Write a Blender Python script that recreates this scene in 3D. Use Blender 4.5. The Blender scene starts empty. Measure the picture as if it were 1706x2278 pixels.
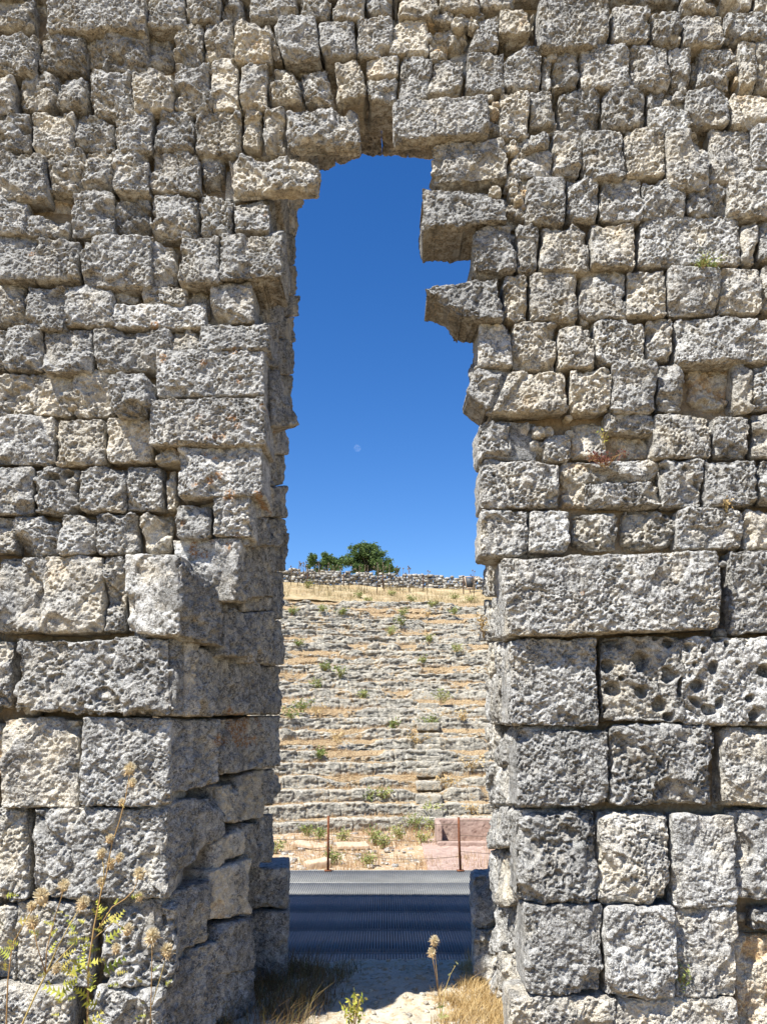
import bpy, math, random
import numpy as np
from mathutils import Vector

C = bpy.context.scene.collection
RS = np.random.RandomState(7)
random.seed(7)
f32 = np.float32

# ------------------------------------------------------------------ camera maths
W, H = 1706.0, 2278.0
FOV = math.radians(62.0)
F = (H/2)/math.tan(FOV/2)
PITCH = math.radians(13.6)
CAM = (0.0, -5.5, 1.9)
SA, SB = 0.47, 0.42            # sun travel: right and inwards per metre of drop

def at(px, py, d):
    """point on the plane y = d seen at photo pixel (px, py)"""
    a = (px-W/2)/F; b = (H/2-py)/F
    y = math.cos(PITCH)-math.sin(PITCH)*b
    z = math.sin(PITCH)+math.cos(PITCH)*b
    t = (d-CAM[1])/y
    return np.array([a*t, d, CAM[2]+z*t])

# ------------------------------------------------------------------ noise
_T = np.random.RandomState(11).rand(64, 64, 64).astype(f32)
def vn(p):
    i = np.floor(p).astype(np.int32); t = (p-i).astype(f32); t = t*t*t*(t*(t*6-15)+10)
    x0, y0, z0 = (i[:, k] & 63 for k in range(3)); x1, y1, z1 = (x0+1) & 63, (y0+1) & 63, (z0+1) & 63
    a, b, c = t[:, 0], t[:, 1], t[:, 2]
    r0 = _T[x0, y0, z0]*(1-a)+_T[x1, y0, z0]*a; r1 = _T[x0, y1, z0]*(1-a)+_T[x1, y1, z0]*a
    r2 = _T[x0, y0, z1]*(1-a)+_T[x1, y0, z1]*a; r3 = _T[x0, y1, z1]*(1-a)+_T[x1, y1, z1]*a
    r0 = r0*(1-b)+r1*b; r2 = r2*(1-b)+r3*b
    return r0*(1-c)+r2*c
def fbm(p, o=3):
    s = 0; a = .5; n = 0
    for k in range(o):
        s = s+a*vn(p*(2.03**k)+k*17.3); n += a; a *= .5
    return s/n
_J = np.random.RandomState(12).rand(32, 32, 32, 3).astype(f32)
_JR = np.random.RandomState(13).rand(32, 32, 32).astype(f32)
def worley(p):
    """distance to the nearest jittered cell point minus a random radius"""
    q = p-.5; i = np.floor(q).astype(np.int32); best = np.full(len(p), 9., f32)
    for dx in (0, 1):
        for dy in (0, 1):
            for dz in (0, 1):
                c = i+np.array([dx, dy, dz]); m = c & 31
                j = _J[m[:, 0], m[:, 1], m[:, 2]]*.6+.2
                d = np.sqrt(((p-(c+j))**2).sum(1))/(.35+1.1*_JR[m[:, 0], m[:, 1], m[:, 2]])
                best = np.minimum(best, d)
    return best
def sst(a, b, x):
    t = np.clip((x-a)/(b-a), 0, 1); return t*t*(3-2*t)

# ------------------------------------------------------------------ object helpers
def tag(o, label=None, cat=None, group=None, kind=None):
    if label: o['label'] = label
    if cat: o['category'] = cat
    if group: o['group'] = group
    if kind: o['kind'] = kind
    return o
def empty(name, loc, label=None, cat=None, group=None):
    o = bpy.data.objects.new(name, None); C.objects.link(o); o.location = loc
    o.empty_display_size = .1
    return tag(o, label, cat, group)
def mesh_np(name, V, Q, mat, parent=None, attrs=None, smooth=True, T=None, origin=None):
    """V (n,3); Q (m,4) quads; T (k,3) tris"""
    V = np.asarray(V, f32)
    me = bpy.data.meshes.new(name)
    if origin is None: origin = V.mean(0) if parent is None else V.mean(0)
    origin = np.asarray(origin, f32)
    me.vertices.add(len(V)); me.vertices.foreach_set('co', (V-origin).ravel())
    parts = []; starts = []; n = 0
    for A in (Q, T):
        if A is None or len(A) == 0: continue
        A = np.asarray(A, np.int32); k = A.shape[1]
        parts.append(A.ravel()); starts.append(n+np.arange(len(A))*k); n += A.size
    loops = np.concatenate(parts); st = np.concatenate(starts)
    me.loops.add(len(loops)); me.loops.foreach_set('vertex_index', loops)
    me.polygons.add(len(st)); me.polygons.foreach_set('loop_start', st)
    if smooth: me.polygons.foreach_set('use_smooth', np.ones(len(st), bool))
    me.update(calc_edges=True)
    if attrs:
        for k, a in attrs.items():
            at_ = me.attributes.new(k, 'FLOAT', 'POINT'); at_.data.foreach_set('value', np.asarray(a, f32).ravel())
    if mat: me.materials.append(mat)
    o = bpy.data.objects.new(name, me); C.objects.link(o)
    if parent is not None:
        o.parent = parent
        o.location = Vector(origin.tolist())-parent.location
    else: o.location = origin.tolist()
    return o

class MB:
    """collects quads / tris with optional attribute"""
    def __init__(s): s.V = []; s.Q = []; s.T = []; s.n = 0; s.A = {}
    def add(s, V, Q=None, T=None, **at_):
        V = np.asarray(V, f32).reshape(-1, 3)
        if Q is not None and len(Q): s.Q.append(np.asarray(Q, np.int32)+s.n)
        if T is not None and len(T): s.T.append(np.asarray(T, np.int32)+s.n)
        s.V.append(V); s.n += len(V)
        for k, v in at_.items():
            s.A.setdefault(k, []).append(np.broadcast_to(np.asarray(v, f32), (len(V),)))
    def box(s, a, b, **k):
        x0, y0, z0 = a; x1, y1, z1 = b
        s.add([(x0, y0, z0), (x1, y0, z0), (x1, y1, z0), (x0, y1, z0), (x0, y0, z1), (x1, y0, z1), (x1, y1, z1), (x0, y1, z1)],
              [(3, 2, 1, 0), (4, 5, 6, 7), (0, 1, 5, 4), (1, 2, 6, 5), (2, 3, 7, 6), (3, 0, 4, 7)], **k)
    def tube(s, pts, r, n=6, **k):
        pts = [np.asarray(p, float) for p in pts]
        rr = r if hasattr(r, '__len__') else [r]*len(pts)
        V = []; Q = []
        for i, p in enumerate(pts):
            t = pts[min(i+1, len(pts)-1)]-pts[max(i-1, 0)]; t /= (np.linalg.norm(t)+1e-9)
            u = np.cross(t, (0, 0, 1.) if abs(t[2]) < .9 else (0, 1., 0)); u /= np.linalg.norm(u); v = np.cross(t, u)
            for j in range(n):
                a = 2*math.pi*j/n; V.append(p+rr[i]*(u*math.cos(a)+v*math.sin(a)))
        for i in range(len(pts)-1):
            for j in range(n):
                Q.append((i*n+j, i*n+(j+1) % n, (i+1)*n+(j+1) % n, (i+1)*n+j))
        m = len(V); V.append(pts[0]); V.append(pts[-1])
        T = [(m, (j+1) % n, j) for j in range(n)]+[(m+1, m-n+j, m-n+(j+1) % n) for j in range(n)]
        s.add(V, Q, T, **k)
    def build(s, name, mat, parent=None, smooth=False, origin=None):
        V = np.concatenate(s.V)
        return mesh_np(name, V, np.concatenate(s.Q) if s.Q else None, mat, parent,
                       {k: np.concatenate(v) for k, v in s.A.items()}, smooth, np.concatenate(s.T) if s.T else None, origin)

# ------------------------------------------------------------------ materials
class NT:
    def __init__(s, name):
        s.m = bpy.data.materials.new(name); s.m.use_nodes = True; s.t = s.m.node_tree
        s.b = s.t.nodes['Principled BSDF']; s.out = s.t.nodes['Material Output']
    def n(s, typ, **k):
        o = s.t.nodes.new(typ)
        for a, v in k.items():
            if hasattr(o, a) and not a.startswith('i_'): setattr(o, a, v)
        return o
    def L(s, a, b): s.t.links.new(a, b)
    def pos(s): return s.n('ShaderNodeNewGeometry').outputs['Position']
    def attr(s, name): return s.n('ShaderNodeAttribute', attribute_name=name).outputs['Fac']
    def noise(s, vec, scale, detail=4, rough=.6, dist=0.):
        o = s.n('ShaderNodeTexNoise'); o.inputs['Scale'].default_value = scale; o.inputs['Detail'].default_value = detail
        o.inputs['Roughness'].default_value = rough; o.inputs['Distortion'].default_value = dist
        s.L(vec, o.inputs['Vector']); return o.outputs['Fac']
    def voro(s, vec, scale, rnd=1.):
        o = s.n('ShaderNodeTexVoronoi'); o.inputs['Scale'].default_value = scale; o.inputs['Randomness'].default_value = rnd
        s.L(vec, o.inputs['Vector']); return o
    def ramp(s, fac, a, b, lo=0., hi=1.):
        o = s.n('ShaderNodeMapRange'); o.interpolation_type = 'SMOOTHSTEP'
        for k, v in zip(('From Min', 'From Max', 'To Min', 'To Max'), (a, b, lo, hi)): o.inputs[k].default_value = v
        s.L(fac, o.inputs['Value']); return o.outputs['Result']
    def mix(s, fac, a, b, mode='MIX'):
        o = s.n('ShaderNodeMix'); o.data_type = 'RGBA'; o.blend_type = mode
        if isinstance(fac, float): o.inputs['Factor'].default_value = fac
        else: s.L(fac, o.inputs['Factor'])
        for nm, v in (('A', a), ('B', b)):
            sk = [i for i in o.inputs if i.name == nm and i.type == 'RGBA'][0]
            if isinstance(v, tuple): sk.default_value = (*v, 1)
            else: s.L(v, sk)
        return [i for i in o.outputs if i.type == 'RGBA'][0]
    def math(s, op, a, b=None):
        o = s.n('ShaderNodeMath'); o.operation = op
        for i, v in enumerate((a, b)):
            if v is None: continue
            if isinstance(v, (int, float)): o.inputs[i].default_value = v
            else: s.L(v, o.inputs[i])
        return o.outputs[0]
    def done(s, col, rough=.9, bump=None, bstr=.4, bdist=.01, spec=.2):
        if isinstance(col, tuple): s.b.inputs['Base Color'].default_value = (*col, 1)
        else: s.L(col, s.b.inputs['Base Color'])
        s.b.inputs['Roughness'].default_value = rough
        s.b.inputs['Specular IOR Level'].default_value = spec
        if bump is not None:
            o = s.n('ShaderNodeBump'); o.inputs['Strength'].default_value = bstr; o.inputs['Distance'].default_value = bdist
            s.L(bump, o.inputs['Height']); s.L(o.outputs['Normal'], s.b.inputs['Normal'])
        return s.m

def mat_stone():
    s = NT('weathered limestone'); p = s.pos()
    warm = s.attr('warm'); tone = s.attr('tone'); orange = s.attr('orange'); fresh = s.attr('fresh')
    nA = s.noise(p, 5.5, 5, .6); nB = s.noise(p, 17, 5, .65, .3); nC = s.noise(p, 60, 4, .7); nD = s.noise(p, 150, 3, .7)
    w = s.math('ADD', warm, s.ramp(nA, .35, .68, -.22, .30))
    w = s.math('ADD', w, s.math('MULTIPLY', fresh, .40))
    col = s.mix(s.ramp(w, .18, 1.02), (.495, .487, .463), (.63, .57, .465))
    col = s.mix(s.ramp(w, .98, 1.6), col, (.60, .40, .21))
    # undersides never see rain: bare ochre stone
    g = s.n('ShaderNodeSeparateXYZ'); s.L(s.n('ShaderNodeNewGeometry').outputs['Normal'], g.inputs[0])
    und = s.math('MULTIPLY', s.ramp(g.outputs['Z'], -.35, -.85), s.ramp(nB, .3, .6))
    col = s.mix(s.math('MULTIPLY', und, .75), col, (.49, .40, .28))
    # black and white crustose lichens
    notfresh = s.math('SUBTRACT', 1., s.ramp(w, .55, 1.0))
    dk = s.math('MULTIPLY', s.ramp(nB, .42, .56), s.ramp(nC, .47, .56))
    dk = s.math('MULTIPLY', dk, notfresh)
    dk2 = s.math('MULTIPLY', s.math('MULTIPLY', s.ramp(s.noise(p, 4.5, 6, .72), .50, .62), s.ramp(nC, .36, .60, .35, 1.)), notfresh)
    col = s.mix(s.math('MULTIPLY', dk, .80), col, (.085, .080, .072))
    col = s.mix(s.math('MULTIPLY', dk2, .62), col, (.135, .132, .125))
    vs = s.n('ShaderNodeVectorMath'); vs.operation = 'MULTIPLY'; s.L(p, vs.inputs[0]); vs.inputs[1].default_value = (7, 7, .9)
    st = s.math('MULTIPLY', s.ramp(s.noise(vs.outputs[0], 1., 5, .65), .54, .70), s.ramp(s.noise(p, .8, 3), .42, .6))
    col = s.mix(s.math('MULTIPLY', s.math('MULTIPLY', st, s.ramp(nC, .38, .6)), .62), col, (.13, .128, .125))
    wl = s.math('MULTIPLY', s.ramp(s.noise(p, 26, 5, .7, .6), .58, .66), s.ramp(nA, .4, .58))
    col = s.mix(s.math('MULTIPLY', wl, .7), col, (.74, .72, .67))
    # grain
    col = s.mix(.6, col, s.mix(s.ramp(nD, .32, .68), (.25, .25, .25), (.80, .79, .77)), 'OVERLAY')
    col = s.mix(.5, col, s.mix(s.ramp(nC, .32, .68), (.30, .30, .30), (.74, .73, .71)), 'OVERLAY')
    ol = s.math('MULTIPLY', s.math('MULTIPLY', orange, s.ramp(nC, .42, .56)), .85)
    col = s.mix(ol, col, s.mix(s.ramp(nD, .4, .6), (.36, .15, .045), (.42, .24, .09)))
    o = s.n('ShaderNodeVectorMath'); o.operation = 'SCALE'; s.L(col, o.inputs[0]); s.L(tone, o.inputs['Scale'])
    h = s.math('ADD', s.math('MULTIPLY', nC, .7), s.math('MULTIPLY', nD, .5))
    vo = s.voro(p, 75).outputs['Distance']
    h = s.math('ADD', h, s.math('MULTIPLY', s.ramp(vo, .1, .42), s.ramp(nB, .42, .6, 0., .55)))
    return s.done(o.outputs[0], .95, h, 1., .020, .1)

M = {}
M['stone'] = mat_stone()
def simple(name, c1, c2, scale, rough=.9, bscale=60, bstr=.3, bdist=.01, spec=.2):
    s = NT(name); p = s.pos(); n1 = s.noise(p, scale, 5, .65); n2 = s.noise(p, bscale, 4, .7)
    return s.done(s.mix(s.ramp(s.math('ADD', s.math('MULTIPLY', n1, .65), s.math('MULTIPLY', n2, .35)), .36, .64), c1, c2), rough, n2, bstr, bdist, spec)
M['core'] = simple('wall core rubble', (.24, .18, .11), (.40, .31, .20), 14, bscale=30, bstr=.9, bdist=.05)
M['rust'] = simple('rusty iron', (.10, .035, .018), (.20, .075, .035), 40, .85)
M['dark_iron'] = simple('dark fence iron', (.05, .03, .022), (.10, .055, .035), 30, .8)
M['wire'] = simple('rusted wire', (.10, .07, .05), (.20, .15, .11), 30, .7)
M['pink'] = simple('pink stone', (.29, .20, .16), (.40, .295, .24), 6, bscale=50)
M['slab'] = simple('warm flat stone', (.44, .31, .20), (.56, .43, .31), 9)
M['bark'] = simple('bark', (.05, .04, .03), (.10, .08, .06), 20)
M['sign'] = simple('dull sign sheet', (.045, .05, .055), (.08, .085, .09), 20, .5)

def mat_grating():
    s = NT('grey painted grating'); p = s.pos(); n = s.noise(p, 3, 4); n2 = s.noise(p, 40, 3)
    col = s.mix(s.ramp(n, .35, .7), (.155, .158, .152), (.20, .20, .19))
    col = s.mix(s.ramp(n2, .62, .72), col, (.30, .31, .30))
    return s.done(col, .55, n2, .1, .002, .4)
M['grating'] = mat_grating()

def mat_ground(name, a, b, c, sc=1.):
    s = NT(name); p = s.pos(); n1 = s.noise(p, .9*sc, 5, .6); n2 = s.noise(p, 6*sc, 5, .7); n3 = s.noise(p, 45*sc, 4, .75)
    col = s.mix(s.ramp(n1, .38, .62), a, b); col = s.mix(s.ramp(n2, .5, .62), col, c)
    col = s.mix(.35, col, s.mix(s.ramp(n3, .3, .7), (.3, .3, .3), (.75, .74, .72)), 'OVERLAY')
    return s.done(col, .95, s.math('ADD', n2, s.math('MULTIPLY', n3, .5)), .7, .04, .1)
M['ground'] = mat_ground('dry earth', (.27, .20, .11), (.33, .26, .16), (.40, .34, .25))
M['floor'] = mat_ground('trodden limestone floor', (.50, .435, .325), (.58, .52, .41), (.44, .33, .20), 2.5)
M['orchestra'] = mat_ground('orchestra earth', (.37, .24, .135), (.45, .34, .21), (.56, .50, .41), 1.3)
M['hill'] = mat_ground('dry grass hillside', (.34, .24, .13), (.43, .34, .21), (.29, .27, .14), 1.6)

def mat_seat():
    s = NT('weathered seat stone'); p = s.pos()
    vm = s.n('ShaderNodeVectorMath'); vm.operation = 'MULTIPLY'; s.L(p, vm.inputs[0]); vm.inputs[1].default_value = (1, 1, 3.); pz_ = vm.outputs[0]; soil = s.attr('soil'); dust_light = s.attr('dust_light')
    n1 = s.noise(p, 1.1, 5, .65); n2 = s.noise(p, 5, 5, .7); n3 = s.noise(p, 20, 4, .75)
    col = s.mix(s.ramp(n1, .38, .62), (.33, .31, .26), (.48, .44, .355))
    col = s.mix(s.math('MULTIPLY', dust_light, s.ramp(n2, .3, .55, .3, .9)), col, (.58, .53, .425))  # paler treads: dust, plus the light from above put into the colour
    col = s.mix(s.math('MULTIPLY', s.ramp(s.noise(pz_, 4, 5, .7), .50, .62), .75), col, (.17, .165, .15))
    col = s.mix(s.math('MULTIPLY', s.ramp(s.noise(p, 9, 4, .7), .56, .64), .7), col, (.74, .69, .58))
    so = s.math('ADD', s.math('ADD', soil, .11), s.math('ADD', s.ramp(n2, .35, .65, -.32, .32), s.ramp(n1, .35, .65, -.2, .2)))
    sc = s.mix(s.ramp(n3, .4, .6), (.36, .235, .125), (.46, .36, .22))
    col = s.mix(s.ramp(so, .42, .60), col, sc)
    col = s.mix(.4, col, s.mix(s.ramp(n3, .3, .7), (.25, .25, .25), (.8, .79, .77)), 'OVERLAY')
    return s.done(col, .95, s.math('ADD', n2, n3), .9, .08, .1)
M['seat'] = mat_seat()

def mat_blades(name, cols, trans=.25):
    """thin plant matter, colour varied by the 'hue' attribute"""
    s = NT(name); h = s.attr('hue')
    col = s.mix(s.ramp(h, 0., .5), cols[0], cols[1]); col = s.mix(s.ramp(h, .5, 1.), col, cols[2])
    s.done(col, .7, spec=.2)
    tr = s.n('ShaderNodeBsdfTranslucent'); s.L(col, tr.inputs['Color'])
    mx = s.n('ShaderNodeMixShader'); mx.inputs[0].default_value = trans
    s.L(s.b.outputs[0], mx.inputs[1]); s.L(tr.outputs[0], mx.inputs[2]); s.L(mx.outputs[0], s.out.inputs['Surface'])
    return s.m
M['straw'] = mat_blades('dry straw', ((.40, .26, .10), (.52, .37, .17), (.60, .47, .25)))
M['brown_grass'] = mat_blades('rusty dry grass', ((.38, .22, .10), (.47, .32, .17), (.54, .43, .26)))
M['hill_grass'] = mat_blades('faded hillside grass', ((.26, .22, .10), (.40, .30, .16), (.50, .41, .25)))
M['shade_grass'] = mat_blades('brown weeds in painted shade', ((.12, .07, .03), (.20, .13, .06), (.20, .18, .06)))  # brown grass, darkened in colour to stand in for the passage shadow
M['weed'] = mat_blades('green weed', ((.13, .18, .045), (.24, .28, .09), (.38, .38, .14)))
M['yellow_weed'] = mat_blades('yellowing thistle leaf', ((.22, .26, .04), (.44, .43, .07), (.58, .48, .14)))
M['leaf'] = mat_blades('dense tree leaf', ((.055, .10, .028), (.11, .17, .05), (.18, .24, .085)), .3)
M['red_weed'] = mat_blades('reddish dry weed', ((.12, .035, .03), (.20, .07, .05), (.24, .13, .07)))
M['stem'] = mat_blades('thistle stem', ((.30, .17, .07), (.42, .27, .11), (.46, .36, .12)), .1)
M['dead_stem'] = mat_blades('dead thistle stem', ((.10, .075, .05), (.15, .11, .07), (.20, .15, .10)), .1)
M['head'] = mat_blades('thistle head fluff', ((.62, .50, .30), (.72, .62, .42), (.78, .72, .54)), .35)
M['bract'] = mat_blades('thistle bracts', ((.44, .29, .15), (.54, .40, .22), (.62, .50, .30)), .2)

# ------------------------------------------------------------------ rough stone block
ROT = np.array([[.36, .48, -.8], [-.8, .6, 0.], [.48, .64, .6]])     # turns the noise lattice off the wall's own axes
ORANGE = []     # world points of orange lichen with radii
def rough_block(P, off, rough=1., res=.0075, r=.035, pits=.4, warm=.3, tone=1., seed=None, lat=.010, rc=.03, bites=0, tilt=.0, holes=0., grain=1., lsc=.26, grow=.003, side=.22):
    """P: 4 corners of the seen face (BL, BR, TR, TL); off: vector into the wall. returns V, Q, attrs"""
    P = np.asarray(P, float); off = np.asarray(off, float)
    a = (np.linalg.norm(P[1]-P[0])+np.linalg.norm(P[2]-P[3]))/2; b = (np.linalg.norm(P[3]-P[0])+np.linalg.norm(P[2]-P[1]))/2
    c = np.linalg.norm(off)
    r = min(r, .3*a, .3*b)
    nu = int(np.clip(a/res, 5, 230)); nv = int(np.clip(b/res, 5, 150))
    ws = [x for x in (res, res*2.2, res*3.6, res*5.2, res*7.5, res*11, res*17, res*26, res*38) if x < c*.92]+[c]
    U, Vv = np.meshgrid(np.linspace(0, a, nu+1), np.linspace(0, b, nv+1), indexing='ij')
    idx = np.arange((nu+1)*(nv+1)).reshape(nu+1, nv+1)
    q = np.stack([U.ravel(), np.zeros(U.size), Vv.ravel()], 1)
    per = np.concatenate([idx[:-1, 0], idx[-1, :-1], idx[1:, -1][::-1], idx[0, 1:][::-1]])
    Q = [np.stack([idx[:-1, :-1], idx[1:, :-1], idx[1:, 1:], idx[:-1, 1:]], -1).reshape(-1, 4)]
    prev = per; n = len(q); qs = [q]
    for w in ws:
        ring = q[per].copy(); ring[:, 1] = w; qs.append(ring)
        cur = n+np.arange(len(per)); n += len(per)
        Q.append(np.stack([prev, cur, np.roll(cur, -1), np.roll(prev, -1)], -1)); prev = cur
    q = np.concatenate(qs)
    inn = np.stack([np.clip(q[:, 0], r, a-r), np.maximum(q[:, 1], r), np.clip(q[:, 2], r, b-r)], 1)
    d = q-inn; Ld = np.linalg.norm(d, axis=1)[:, None]+1e-9; nl = d/Ld
    p = inn+r*nl
    ex = (P[1]-P[0]+P[2]-P[3]); ex /= np.linalg.norm(ex); ez = (P[3]-P[0]+P[2]-P[1]); ez /= np.linalg.norm(ez); ey = off/c
    rc = min(rc, .3*a, .3*b)
    if rc > 0:
        ix, iz = np.clip(p[:, 0], rc, a-rc), np.clip(p[:, 2], rc, b-rc); dx, dz = p[:, 0]-ix, p[:, 2]-iz
        sc_ = np.maximum(np.abs(dx), np.abs(dz))/(np.hypot(dx, dz)+1e-9); p[:, 0] = ix+dx*sc_; p[:, 2] = iz+dz*sc_
    u = (p[:, 0]/a)[:, None]; v = (p[:, 2]/b)[:, None]
    X = P[0]*(1-u)*(1-v)+P[1]*u*(1-v)+P[2]*u*v+P[3]*(1-u)*v+ey*p[:, 1][:, None]
    N = nl[:, :1]*ex+nl[:, 1:2]*ey+nl[:, 2:]*ez
    if seed is None: seed = RS.rand(3)*400
    s = X+seed
    S = (s @ ROT).astype(f32)
    l1 = fbm(S/lsc, 2); l2 = vn(S/.11+31); fr = vn((S+l2[:, None]*.05)/.15+57); m1 = vn(S/.055+9); fi = fbm(S/.030+3, 3)
    e1 = sst(.50, .58, fr); e2 = sst(.60, .68, vn((S+l1[:, None]*.1)/.21+91))
    rid = 1-np.abs(2*m1-1)
    pm = sst(.40, .62, vn(S/.17+77))
    pt = worley(S/.045); bp = worley(S/(.12 if holes else .11)+5)+(m1-.5)*.22
    h = -.036*rough*(1-l1)-.014*rough*l2-.020*rough*e1-.034*rough*e2-.008*(.4+.6*rough)*rid-grain*(.030*fi+.012*vn(S/.0135+63))
    h = h-pits*(.034*pm*(1-sst(.22, .55, pt)))-(.3+pits)*.020*grain*(1-sst(.24, .46, worley(S/.022+17)))*sst(.35, .6, vn(S/.12+44))-holes*.085*(1-sst(.24, .36, bp))-max(0, pits-.55)*.10*(1-sst(.16, .34, bp))*sst(.3, .5, pm)
    h = h+.036*rough*.55+.013
    for q_ in range(bites):
        t_ = RS.rand(); e_ = RS.randint(0, 4)
        bc = ((t_*a, 0), (t_*a, b), (0, t_*b), (a, t_*b))[e_] if RS.rand() < .5 else ((0, 0), (a, 0), (0, b), (a, b))[e_]
        rad_ = RS.uniform(.05, .15); dd = np.hypot(p[:, 0]-bc[0], (p[:, 2]-bc[1])*RS.uniform(.8, 1.6))+(l2-.5)*.06+(m1-.5)*.03
        h = h-RS.uniform(.015, .055)*(1-sst(rad_*.55, rad_, dd))
    h = h-tilt*(v[:, 0]-.4)*.05
    fd = np.clip(1-(p[:, 1]-r)/.16, 0, 1)**1.5
    edge = np.minimum(np.minimum(p[:, 0], a-p[:, 0])/min(.07, .3*a), np.minimum(p[:, 2], b-p[:, 2])/min(.07, .3*b))
    hf = h-.008*rough*(1-sst(0, 1, edge+(m1-.5)*.7))
    X = X+ey*(-hf*fd)[:, None]
    inpl = nl*np.array([1., 0, 1.]); X = X+(inpl[:, :1]*ex+inpl[:, 2:]*ez)*(h*side+grow)[:, None]
    X = X+((np.stack([vn(S/.16+k*13.1+200) for k in range(3)], 1)-.5)*2*lat)
    X = X+((np.stack([vn(S/.04+k*7.1+300) for k in range(3)], 1)-.5)*2*.005*(.4+rough))
    og = np.zeros(len(X))
    for (c0, rad) in ORANGE:
        dd = np.hypot(X[:, 0]-c0[0], X[:, 2]-c0[2])+(0 if abs(X[0, 1]-c0[1]) < .45 else 9); og = np.maximum(og, 1-sst(rad*.55, rad*1.1, dd+(m1-.5)*rad*1.3))
    fresh = np.clip(.65*e2+.45*e1*pm+.5*(1-sst(.2, .5, pt))*pm*pits, 0, 1)
    n_ = len(X)
    return X, np.concatenate(Q), {'warm': np.full(n_, warm), 'tone': np.full(n_, tone), 'orange': og, 'fresh': fresh}

# ------------------------------------------------------------------ traced ashlar (photo crops)
CR = {'A': (0, 0, 2.7617), 'B': (0, 350, 2.7617), 'D': (0, 700, 2.7617), 'E': (0, 1050, 2.7617), 'F': (0, 1400, 2.7617), 'G': (0, 1750, 2.7617),
      'C': (550, 0, 2.7617), 'M': (550, 350, 2.7617), 'R1': (1106, 0, 2.7617), 'R2': (1106, 350, 2.7617), 'R3': (1006, 700, 2.367),
      'R4': (1006, 1050, 2.367), 'R5': (1006, 1400, 2.367), 'R6': (1006, 1750, 2.367), 'H': (350, 1200, 4.023), 'I': (350, 1650, 3.523), 'K': (450, 350, 3.687), 'J': (580, 1800, 3.187)}
def sp(c, x, y):
    o = CR[c]; return o[0]+x/o[2], o[1]+y/o[2]

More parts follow.
